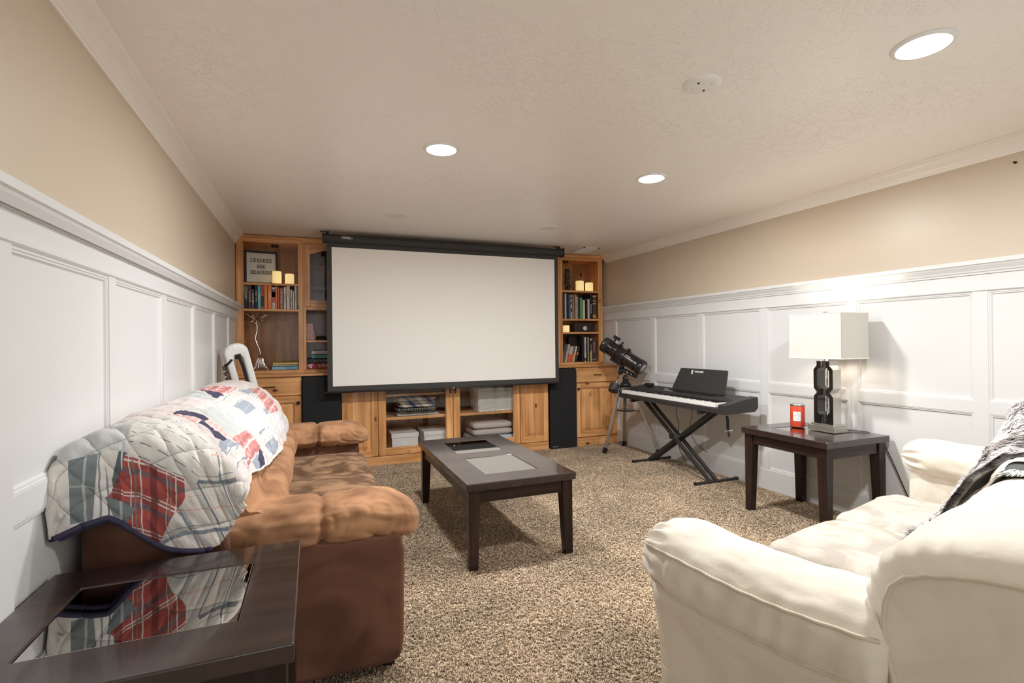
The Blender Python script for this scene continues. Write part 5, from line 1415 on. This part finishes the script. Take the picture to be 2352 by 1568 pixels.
CRM = lin(216, 211, 203); SLT = lin(122, 128, 134); NVY = lin(66, 62, 84); RED = lin(172, 84, 78); SAGE = lin(190, 192, 189); DKL = lin(84, 86, 92); WHT = lin(220, 216, 211)
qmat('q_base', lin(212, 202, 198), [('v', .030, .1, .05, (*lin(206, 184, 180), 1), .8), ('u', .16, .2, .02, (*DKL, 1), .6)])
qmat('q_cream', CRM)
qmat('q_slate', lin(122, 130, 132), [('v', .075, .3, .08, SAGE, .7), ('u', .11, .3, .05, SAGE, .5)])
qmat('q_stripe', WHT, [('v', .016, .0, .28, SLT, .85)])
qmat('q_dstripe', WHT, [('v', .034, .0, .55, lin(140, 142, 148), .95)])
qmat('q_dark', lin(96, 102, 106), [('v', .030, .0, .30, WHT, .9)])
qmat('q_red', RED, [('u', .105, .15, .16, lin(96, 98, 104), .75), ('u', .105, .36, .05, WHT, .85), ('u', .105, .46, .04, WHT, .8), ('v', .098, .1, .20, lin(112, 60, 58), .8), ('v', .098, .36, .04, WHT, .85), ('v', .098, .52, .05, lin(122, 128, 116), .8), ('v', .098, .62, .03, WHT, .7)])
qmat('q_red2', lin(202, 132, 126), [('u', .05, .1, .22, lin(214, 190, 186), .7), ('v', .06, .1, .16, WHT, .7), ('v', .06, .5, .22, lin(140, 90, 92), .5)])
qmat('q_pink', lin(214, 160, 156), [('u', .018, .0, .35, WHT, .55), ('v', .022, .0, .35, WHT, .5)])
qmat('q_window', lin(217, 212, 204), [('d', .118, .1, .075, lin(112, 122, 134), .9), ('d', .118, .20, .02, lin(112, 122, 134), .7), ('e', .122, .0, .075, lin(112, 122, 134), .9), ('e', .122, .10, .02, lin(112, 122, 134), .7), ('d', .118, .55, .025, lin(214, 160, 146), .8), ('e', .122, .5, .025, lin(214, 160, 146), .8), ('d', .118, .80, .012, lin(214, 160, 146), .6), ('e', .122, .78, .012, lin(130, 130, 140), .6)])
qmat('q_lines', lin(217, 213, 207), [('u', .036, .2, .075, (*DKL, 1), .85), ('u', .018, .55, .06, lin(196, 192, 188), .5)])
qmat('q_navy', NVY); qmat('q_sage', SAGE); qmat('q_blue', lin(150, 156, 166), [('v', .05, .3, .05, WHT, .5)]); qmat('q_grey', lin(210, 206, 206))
mat('navy_binding', NVY, .85, spec=.15); mat('cream_binding', CRM, .85, spec=.15)
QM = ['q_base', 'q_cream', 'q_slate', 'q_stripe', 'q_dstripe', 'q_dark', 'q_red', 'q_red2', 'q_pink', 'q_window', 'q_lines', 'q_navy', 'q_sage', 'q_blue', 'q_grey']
QPATCH = [
 ('q_cream', [(0.853,0.058),(0.863,0.150),(0.985,0.154),(0.988,0.000),(0.978,0.000)]),
 ('q_slate', [(0.863,0.150),(0.865,0.258),(0.898,0.250),(0.998,0.238),(0.987,0.154)]),
 ('q_stripe', [(0.865,0.258),(0.863,0.331),(0.947,0.308),(1.000,0.292),(1.000,0.242)]),
 ('q_cream', [(0.867,0.273),(0.863,0.331),(0.912,0.312),(0.933,0.296)]),
 ('q_dark', [(0.863,0.331),(0.865,0.373),(0.930,0.319),(0.958,0.312),(1.000,0.292),(0.962,0.288)]),
 ('q_slate', [(0.958,0.281),(0.955,0.292),(0.953,0.408),(1.000,0.369),(1.000,0.312)]),
 ('q_red', [(0.867,0.369),(0.883,0.619),(0.913,0.623),(1.000,0.512),(1.000,0.431),(1.000,0.354),(0.957,0.400),(0.958,0.292),(0.905,0.335)]),
 ('q_window', [(0.820,0.746),(0.818,0.808),(0.863,0.950),(0.920,1.000),(1.000,1.000),(1.000,0.804),(1.000,0.546),(1.000,0.504),(0.938,0.585),(0.893,0.662)]),
 ('q_sage', [(0.853,0.062),(0.842,0.081),(0.805,0.131),(0.765,0.338),(0.865,0.377),(0.867,0.265),(0.863,0.150)]),
 ('q_lines', [(0.748,0.335),(0.722,0.419),(0.825,0.773),(0.823,0.746),(0.885,0.677),(0.865,0.381)]),
 ('q_navy', [(0.703,0.419),(0.662,0.415),(0.677,0.577),(0.705,0.581)]),
 ('q_pink', [(0.718,0.404),(0.703,0.419),(0.705,0.581),(0.745,0.592)]),
 ('q_navy', [(0.742,0.588),(0.708,0.577),(0.735,0.758),(0.773,0.773)]),
 ('q_pink', [(0.702,0.577),(0.672,0.577),(0.695,0.750),(0.730,0.754)]),
 ('q_sage', [(0.658,0.415),(0.565,0.496),(0.600,0.742),(0.692,0.746),(0.675,0.581)]),
 ('q_blue', [(0.797,0.762),(0.725,0.758),(0.703,0.815),(0.808,0.815)]),
 ('q_stripe', [(0.808,0.815),(0.705,0.819),(0.703,0.846),(0.808,0.835)]),
 ('q_red2', [(0.695,0.750),(0.583,0.750),(0.607,0.896),(0.670,0.912),(0.723,0.931),(0.788,1.000),(0.785,1.000),(0.722,0.900)]),
 ('q_dstripe', [(0.820,0.865),(0.723,0.904),(0.723,0.931),(0.828,0.888)]),
 ('q_blue', [(0.710,0.935),(0.645,0.912),(0.628,1.000),(0.705,1.000)]),
 ('q_navy', [(0.632,0.892),(0.605,0.896),(0.625,1.000),(0.673,1.000)]),
 ('q_pink', [(0.603,0.900),(0.575,0.996),(0.618,1.000)]),
 ('q_blue', [(0.453,0.546),(0.340,0.531),(0.350,0.642),(0.463,0.654)]),
 ('q_stripe', [(0.453,0.531),(0.317,0.512),(0.337,0.535),(0.450,0.546)]),
 ('q_dstripe', [(0.522,0.804),(0.375,0.788),(0.378,0.812),(0.520,0.823)]),
 ('q_stripe', [(0.537,0.873),(0.388,0.865),(0.390,0.885),(0.540,0.892)]),
 ('q_blue', [(0.542,0.892),(0.388,0.881),(0.343,0.962),(0.505,0.992)]),
 ('q_navy', [(0.307,0.200),(0.332,0.323),(0.367,0.423),(0.422,0.412)]),
 ('q_red2', [(0.322,0.177),(0.195,0.173),(0.198,0.400),(0.365,0.419),(0.337,0.327)]),
 ('q_blue', [(0.213,0.419),(0.115,0.454),(0.130,0.504),(0.223,0.496)]),
 ('q_stripe', [(0.223,0.496),(0.130,0.504),(0.158,0.558),(0.243,0.573)]),
 ('q_red2', [(0.115,0.454),(0.012,0.469),(0.087,0.723),(0.292,0.719),(0.190,0.592)]),
 ('q_blue', [(0.295,0.669),(0.240,0.673),(0.270,0.719),(0.317,0.719)]),
 ('q_sage', [(0.425,0.181),(0.315,0.177),(0.423,0.423),(0.497,0.438)]),
 ('q_stripe', [(0.413,0.435),(0.297,0.435),(0.307,0.454),(0.428,0.462)]),
 ('q_grey', [(0.308,0.723),(0.095,0.727),(0.032,0.908),(0.073,0.985),(0.198,0.915)]),
 ('q_blue', [(0.797,0.996),(0.783,1.000),(0.840,1.000)]),
]
def inpoly(x, y, P):
    c = False; j = len(P) - 1
    for i in range(len(P)):
        if (P[i][1] > y) != (P[j][1] > y) and x < (P[j][0] - P[i][0]) * (y - P[i][1]) / (P[j][1] - P[i][1]) + P[i][0]: c = not c
        j = i
    return c
QB = [(nm, poly, min(p[0] for p in poly), max(p[0] for p in poly), min(p[1] for p in poly), max(p[1] for p in poly)) for nm, poly in QPATCH]
def quilt_pt(u, v):
    """stitched, slightly rumpled surface point"""
    p, (U, V) = quilt_S(u, v); e = .006
    a = Vector(quilt_S(min(1, u + e), v)[0]) - Vector(quilt_S(max(0, u - e), v)[0])
    b = Vector(quilt_S(u, min(1, v + e))[0]) - Vector(quilt_S(u, max(0, v - e))[0])
    q = a.cross(b); q = q.normalized() if q.length > 1e-9 else Vector((0, 0, 1))
    k = PI / .088
    a = abs(math.sin(k * (U * .72 + V * .70))); b = abs(math.sin(k * (U * .70 - V * .72)))
    h = .0125 * (min(a, b) ** .40) - .005
    h += .010 * mnoise.noise(Vector((U * 5, V * 5, 1.7))) + .0055 * mnoise.noise(Vector((U * 17, V * 10, 4.2))) + .0025 * mnoise.noise(Vector((U * 40, V * 30, 9.2)))
    fd = min(1, V / .05)
    return Vector(p) + q * ((h + .012) * fd), (U, V), q
def quilt():
    NU, NV = 460, 170
    vid = {}; out = []; UV = []; faces = []; mi = []
    def vert(u, v):
        k = (round(u * 2e5), round(v * 2e5))
        if k not in vid:
            p, uv, q = quilt_pt(u, v); vid[k] = len(out); out.append(p); UV.append(uv)
        return vid[k]
    def split(poly, A, B):
        """cut a convex polygon by the line through A and B"""
        d = [(B[0]-A[0]) * (p[1]-A[1]) - (B[1]-A[1]) * (p[0]-A[0]) for p in poly]
        if min(d) > -1e-12 or max(d) < 1e-12: return [poly]
        l_, r_ = [], []
        for i in range(len(poly)):
            p, q, a, b = poly[i], poly[(i+1) % len(poly)], d[i], d[(i+1) % len(poly)]
            if a >= 0: l_.append(p)
            if a <= 0: r_.append(p)
            if a * b < 0:
                t_ = a / (a - b); x = (p[0] + (q[0]-p[0]) * t_, p[1] + (q[1]-p[1]) * t_); l_.append(x); r_.append(x)
        return [z for z in (l_, r_) if len(z) > 2]
    for i in range(NU):
        u0, u1 = i / NU, (i + 1) / NU
        row = [b for b in QB if b[2] < u1 and b[3] > u0]
        for j in range(NV):
            v0, v1 = j / NV, (j + 1) / NV
            polys = [[(u0, v0), (u1, v0), (u1, v1), (u0, v1)]]
            near = [b for b in row if b[4] < v1 and b[5] > v0]
            for nm, pl, *_ in near:
                for A, B in zip(pl, pl[1:] + pl[:1]):
                    # does the edge pass through this cell?
                    t0, t1 = 0.0, 1.0; ok = True
                    for ax, lo, hi in ((0, u0, u1), (1, v0, v1)):
                        d_ = B[ax] - A[ax]
                        if abs(d_) < 1e-12:
                            if not lo <= A[ax] <= hi: ok = False
                            continue
                        x, y = sorted(((lo - A[ax]) / d_, (hi - A[ax]) / d_)); t0 = max(t0, x); t1 = min(t1, y)
                    if ok and t0 < t1 and len(polys) < 12: polys = [z for q in polys for z in split(q, A, B)]
            for q in polys:
                cu, cv = sum(p[0] for p in q) / len(q), sum(p[1] for p in q) / len(q); m_ = 0
                for nm, pl, x0, x1, y0, y1 in near:
                    if x0 < cu < x1 and y0 < cv < y1 and inpoly(cu, cv, pl): m_ = QM.index(nm)
                ids = []
                for p in q:
                    k = vert(*p)
                    if k not in ids: ids.append(k)
                if len(ids) > 2: faces.append(tuple(ids)); mi.append(m_)
    t = thing('patchwork_quilt', 'patchwork quilt with red plaid and navy patches draped over the brown sofa back', 'quilt', (-.4, 2.9, .6))
    mb = MB(); mb.v = out; mb.f = faces; mb.mi = mi; mb.uv = UV
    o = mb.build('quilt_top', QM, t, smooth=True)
    so = o.modifiers.new('solid', 'SOLIDIFY'); so.thickness = .006; so.offset = -1
    # navy binding along the hanging hem, plain rolled edge elsewhere
    hem = [quilt_pt(1, j / 120)[0] for j in range(2, 120)]; hem = [p for p in hem if p.x < -.305]
    MB().tube(hem, .0085, 8).build('binding', 'navy_binding', t, smooth=True)
    MB().tube([p + Vector((0, .020, -.012)) for p in hem[6:-2]], .0075, 8).build('binding', 'navy_binding', t, smooth=True)
    MB().tube([quilt_pt(i / 260, 1)[0] for i in range(261)], .005, 6).build('edge_binding', 'cream_binding', t, smooth=True)
    MB().tube([quilt_pt(0, j / 120)[0] for j in range(121)], .005, 6).build('edge_binding', 'cream_binding', t, smooth=True)
quilt()

# ------------------------------------------------------------------ beige sofa, turned a little towards the screen
BT = math.radians(13)
bs = thing('beige_sofa', 'cream suede sofa with rolled arms in the right front, a fur throw over its back', 'sofa', (1.0575, .315, 0), BT, local=True)
SL = 2.22
MB().box(.07, SL - .07, .03, .90, .06, .34).build('seat_base', 'beige_suede', bs, bevel=.03, seg=3)
for x in (.10, SL - .15):
    for y in (.06, .84): MB().taper((x, x + .045, y, y + .045), (x - .008, x + .053, y - .008, y + .053), 0, .06).build('foot', 'sofa_foot', bs)
def barm(s_c, sd):
    """padded arm: outer panel flaring up to a stuffed roll; sd = -1 when the outside is towards low s"""
    o_ = lambda a: s_c + sd * a
    # outer panel, concave: (s, z)
    pr_ = [(.050, .05), (.045, .20), (.050, .34), (.068, .46), (.085, .56), (-.06, .60), (-.10, .55), (-.10, .05)]
    q = [(o_(a), b) for a, b in pr_]
    def pf(u, v):
        k = int(round(u * len(q))) % len(q)
        return (q[k][0], .02 + .86 * v, q[k][1])
    mb = MB()
    qq = _cr(q + [q[0]], 6)[:-1]; nq = len(qq)
    def pf2(u, v):
        k = int(round(u * nq)) % nq; y = .02 + .875 * v; e_ = 1 - .25 * (max(0, v - .93) / .07) ** 2
        return (s_c + (qq[k][0] - s_c) * e_, y, qq[k][1])
    mb.grid(pf2, nq, 40, cu=True)
    for v in (0, 1): mb.add([pf2(k / nq, v) for k in range(nq)], [tuple(range(nq))])
    mb.build('arm_panel', 'beige_suede', bs, smooth=True, bevel=0)
    hw, hh = .132, .098
    def fn(u, v):
        y = .305 + .637 * v; a = 2 * PI * u; ca, sa = math.cos(a), math.sin(a)
        k = math.sqrt(max(0, 1 - (max(0, y - .78) / .163) ** 2)) ** .85 * math.sqrt(max(0, 1 - (max(0, .345 - y) / .041) ** 2))
        sag = -.035 * math.sin(PI * min(1, max(0, (y - .2) / .7))) ** 2
        gather = .0045 * math.sin(y * 105 + 3.0 * mnoise.noise(Vector((y * 6, s_c, 0))) + sa * 3) * max(0, ca) ** 1.2 * (1 if sa < .5 else .25)
        tip = .010 * math.sin(a * 15) * math.exp(-((y - .90) / .06) ** 2)
        w = mnoise.noise(Vector((ca * 1.6, y * 8, sa * 1.6 + s_c))) * .005 + mnoise.noise(Vector((ca * 3.6, y * 16, sa * 3.6))) * .004
        kx = hw * k + w + gather * .5 + tip; kz = hh * k + w + tip
        return (o_(kx * sgn_pow(ca, .80)), y, .640 + sag * .55 + kz * sgn_pow(sa, .85))
    MB().grid(fn, 80, 110, cu=True).build('arm_pad', 'beige_suede', bs, smooth=True)
    for ang_, nm in ((.42, 'piping'), (-.62, 'piping')):
        pth = []
        for k in range(60):
            p = Vector(fn(ang_ / (2 * PI) % 1, .03 + .965 * k / 59)); pth.append(p + Vector((sd * .003, 0, .001)))
        MB().tube(pth, .0042, 6).build(nm, 'beige_piping', bs, smooth=True)
barm(.115, -1); barm(SL - .115, 1)
cw_ = (SL - .50) / 3
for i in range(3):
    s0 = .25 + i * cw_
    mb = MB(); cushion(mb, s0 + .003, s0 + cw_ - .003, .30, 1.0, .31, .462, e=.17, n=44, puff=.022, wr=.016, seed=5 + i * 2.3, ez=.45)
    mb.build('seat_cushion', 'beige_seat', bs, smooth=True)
# back: convex stuffed block with a piped end panel
BO = [(.0, .30), (.0, .60), (.0, .80), (.025, .872), (.09, .902), (.16, .898), (.240, .880), (.296, .860), (.340, .822), (.364, .760), (.366, .66), (.356, .52), (.348, .40), (.345, .12), (.0, .12)]
BC = _cr(BO + [BO[0]], 6)[:-1]; nb = len(BC)
def bfn(u, v):
    k = int(round(u * nb)) % nb; t_, z_ = BC[k]
    ev = min(v, 1 - v) * 2                       # 0 at the ends
    s_ = .030 + (SL - .06) * v
    d_ = min(v, 1 - v) * (SL - .06)
    ins = .055 * (1 - math.sqrt(max(0, 1 - max(0, 1 - d_ / .075) ** 2)))
    ct, cz = .18, .60
    L_ = math.hypot(t_ - ct, z_ - cz); f_ = 1 - ins / max(.05, L_)
    rise = .0
    gath = .004 * math.sin(math.atan2(z_ - .70, t_ - .22) * 26) * math.exp(-((d_ - .035) / .03) ** 2) * (1 if (t_ > .20 and z_ > .66) else 0)
    w = mnoise.noise(Vector((s_ * 6, t_ * 7, z_ * 7))) * .010 + gath
    return (s_, ct + (t_ - ct) * f_ + w * (t_ - ct) / max(.05, L_), cz + (z_ - cz) * f_ + rise + w * (z_ - cz) / max(.05, L_))
mb = MB().grid(bfn, nb, 150, cu=True)
for v in (0, 1): mb.add([bfn(k / nb, v) for k in range(nb)], [tuple(range(nb)) if v else tuple(range(nb))[::-1]])
mb.build('back', 'beige_suede', bs, smooth=True)
for v in (0, 1):
    MB().tube([Vector(bfn(k / nb, v)) + Vector((-.002 if v == 0 else .002, 0, 0)) for k in range(nb)], .0048, 8, closed=True).build('piping', 'beige_piping', bs, smooth=True)
MB().box(.14, SL - .14, .0, .34, .06, .34).build('back_base', 'beige_suede', bs, bevel=.02)

# ------------------------------------------------------------------ grey fur throw over the back of the beige sofa
fm = mat('fur', lin(150, 142, 138), .9, spec=.1, sheen=.2)
n, l, p = nodes_of(fm); tc = n.new('ShaderNodeTexCoord'); a = n.new('ShaderNodeTexNoise'); a.inputs['Scale'].default_value = 9; a.inputs['Detail'].default_value = 4; a.inputs['Distortion'].default_value = 1.5
l.new(tc.outputs['Object'], a.inputs['Vector']); r = ramp(n, [(.36, lin(118, 110, 106)), (.50, lin(176, 168, 163)), (.60, lin(232, 229, 226))]); l.new(a.outputs[0], r.inputs[0]); l.new(r.outputs[0], p.inputs['Base Color'])
mat('fleece', lin(92, 92, 90), .95, spec=.1, bump=(300, .4, .002))
mat('fringe_fur', lin(198, 196, 188), .9, spec=.1)
th = thing('fur_throw', 'fluffy grey and white fur throw heaped over the back of the cream sofa', 'throw', (1.0575, .315, 0), BT, local=True)
T1 = _cr([(.66, .485), (.62, .50), (.585, .545), (.545, .62), (.505, .695), (.462, .760), (.415, .825), (.365, .875), (.30, .905), (.22, .925), (.10, .925), (.02, .90), (-.045, .80), (-.055, .62), (-.055, .45)], 10)
T0 = _cr([(.53, .50), (.51, .535), (.49, .60), (.469, .649), (.426, .735), (.39, .788), (.356, .846), (.318, .888), (.27, .905), (.18, .915), (.08, .912), (.01, .89), (-.035, .80), (-.04, .62), (-.04, .50)], 10)
def throw_s(u, v):
    """u along the drape (front seat -> over the back), v from the near hem to the far edge"""
    k = u * (len(T1) - 1); i = min(len(T1) - 2, int(k)); f_ = k - i
    a = Vector((0, *T0[i])).lerp(Vector((0, *T0[i+1])), f_); b = Vector((0, *T1[i])).lerp(Vector((0, *T1[i+1])), f_)
    q = min(1, v / .55); q = q * q * (3 - 2 * q)
    p = a.lerp(b, q)
    p.x = .90 + .70 * v + .03 * math.sin(u * 9)
    hump = math.exp(-((v - .78) / .26) ** 2) * math.exp(-((u - .56) / .14) ** 2)
    p.z += .125 * hump; p.y += .02 * hump
    arch = math.exp(-(v / .10) ** 2)
    p += Vector((0, .5, .8)) * (.012 * arch)
    p += Vector((0, .6, .8)) * (.016 * mnoise.noise(Vector((u * 9, v * 5, 2.2))) + .008 * mnoise.noise(Vector((u * 22, v * 14, 5.2))))
    return p
nu, nv = 90, 60
mb = MB().grid(lambda u, v: throw_s(u, v), nu, nv); o = mb.build('fur_side', 'fur', th, smooth=True)
so = o.modifiers.new('solid', 'SOLIDIFY'); so.thickness = .010; so.offset = 0
# fleece underside and the folded lower layer with its pale hem
L0 = _cr([(.46, .50), (.445, .56), (.425, .635), (.395, .703), (.343, .787), (.307, .842), (.280, .868), (.22, .880), (.12, .898), (.05, .893)], 10)
def low_s(u, v):
    k = u * (len(L0) - 1); i = min(len(L0) - 2, int(k)); f_ = k - i
    p = Vector((0, *L0[i])).lerp(Vector((0, *L0[i+1])), f_); p.x = .765 + .30 * v + .012 * math.sin(u * 14)
    p += Vector((0, .5, .8)) * (.004 + .020 * math.sin(PI * min(1, v * 1.3)) + .006 * math.sin(u * 20 + v * 3))
    return p
mb = MB().grid(low_s, 70, 24); o = mb.build('fleece_side', 'fleece', th, smooth=True)
so = o.modifiers.new('solid', 'SOLIDIFY'); so.thickness = .008; so.offset = 0
fr_ = random.Random(11)
def strands(name, m, fn, cnt, ln, vr, ur=(0, 1), flow=None, w=.0035, top=True):
    vs = []; fs = []
    for _ in range(cnt):
        u = fr_.uniform(*ur); v = fr_.uniform(*vr)
        p = fn(u, v); du = (fn(min(1, u + .01), v) - fn(max(0, u - .01), v)); dv = fn(u, min(1, v + .01)) - fn(u, max(0, v - .01))
        nn = du.cross(dv); 
        if nn.length < 1e-9: continue
        nn.normalize()
        if nn.z < -.1 or (abs(nn.z) <= .1 and nn.y < 0 and u < .6): nn = -nn
        clump = mnoise.noise(p * 28)
        tg = (-du.normalized() * (.5 + clump) + dv.normalized() * (.8 * mnoise.noise(p * 21 + Vector((7, 3, 1)))) + (flow if flow else Vector())).normalized()
        L_ = ln * fr_.uniform(.6, 1.2)
        p1 = p + nn * L_ * .45 + tg * L_ * .35; p2 = p + nn * L_ * .55 + tg * L_ * 1.0
        sd = nn.cross(tg).normalized() * w
        o_ = len(vs); vs += [p - sd, p + sd, p1 + sd * .8, p1 - sd * .8, p2]; fs += [(o_, o_+1, o_+2, o_+3), (o_+3, o_+2, o_+4)]
    mb = MB(); mb.v = vs; mb.f = fs; mb.mi = [0] * len(fs)
    o = mb.build(name, m, th, smooth=True); o['kind'] = 'stuff'
strands('fur_pile', 'fur', throw_s, 26000, .026, (0, 1), (0, .85))
strands('hem_fringe', 'fringe_fur', low_s, 2600, .030, (0, .09), (.0, .95), flow=Vector((-1.0, .1, -.5)), w=.004)
strands('hem_fringe', 'fur', throw_s, 2200, .030, (0, .03), (0, .7), flow=Vector((-1.2, .1, -.4)), w=.004)
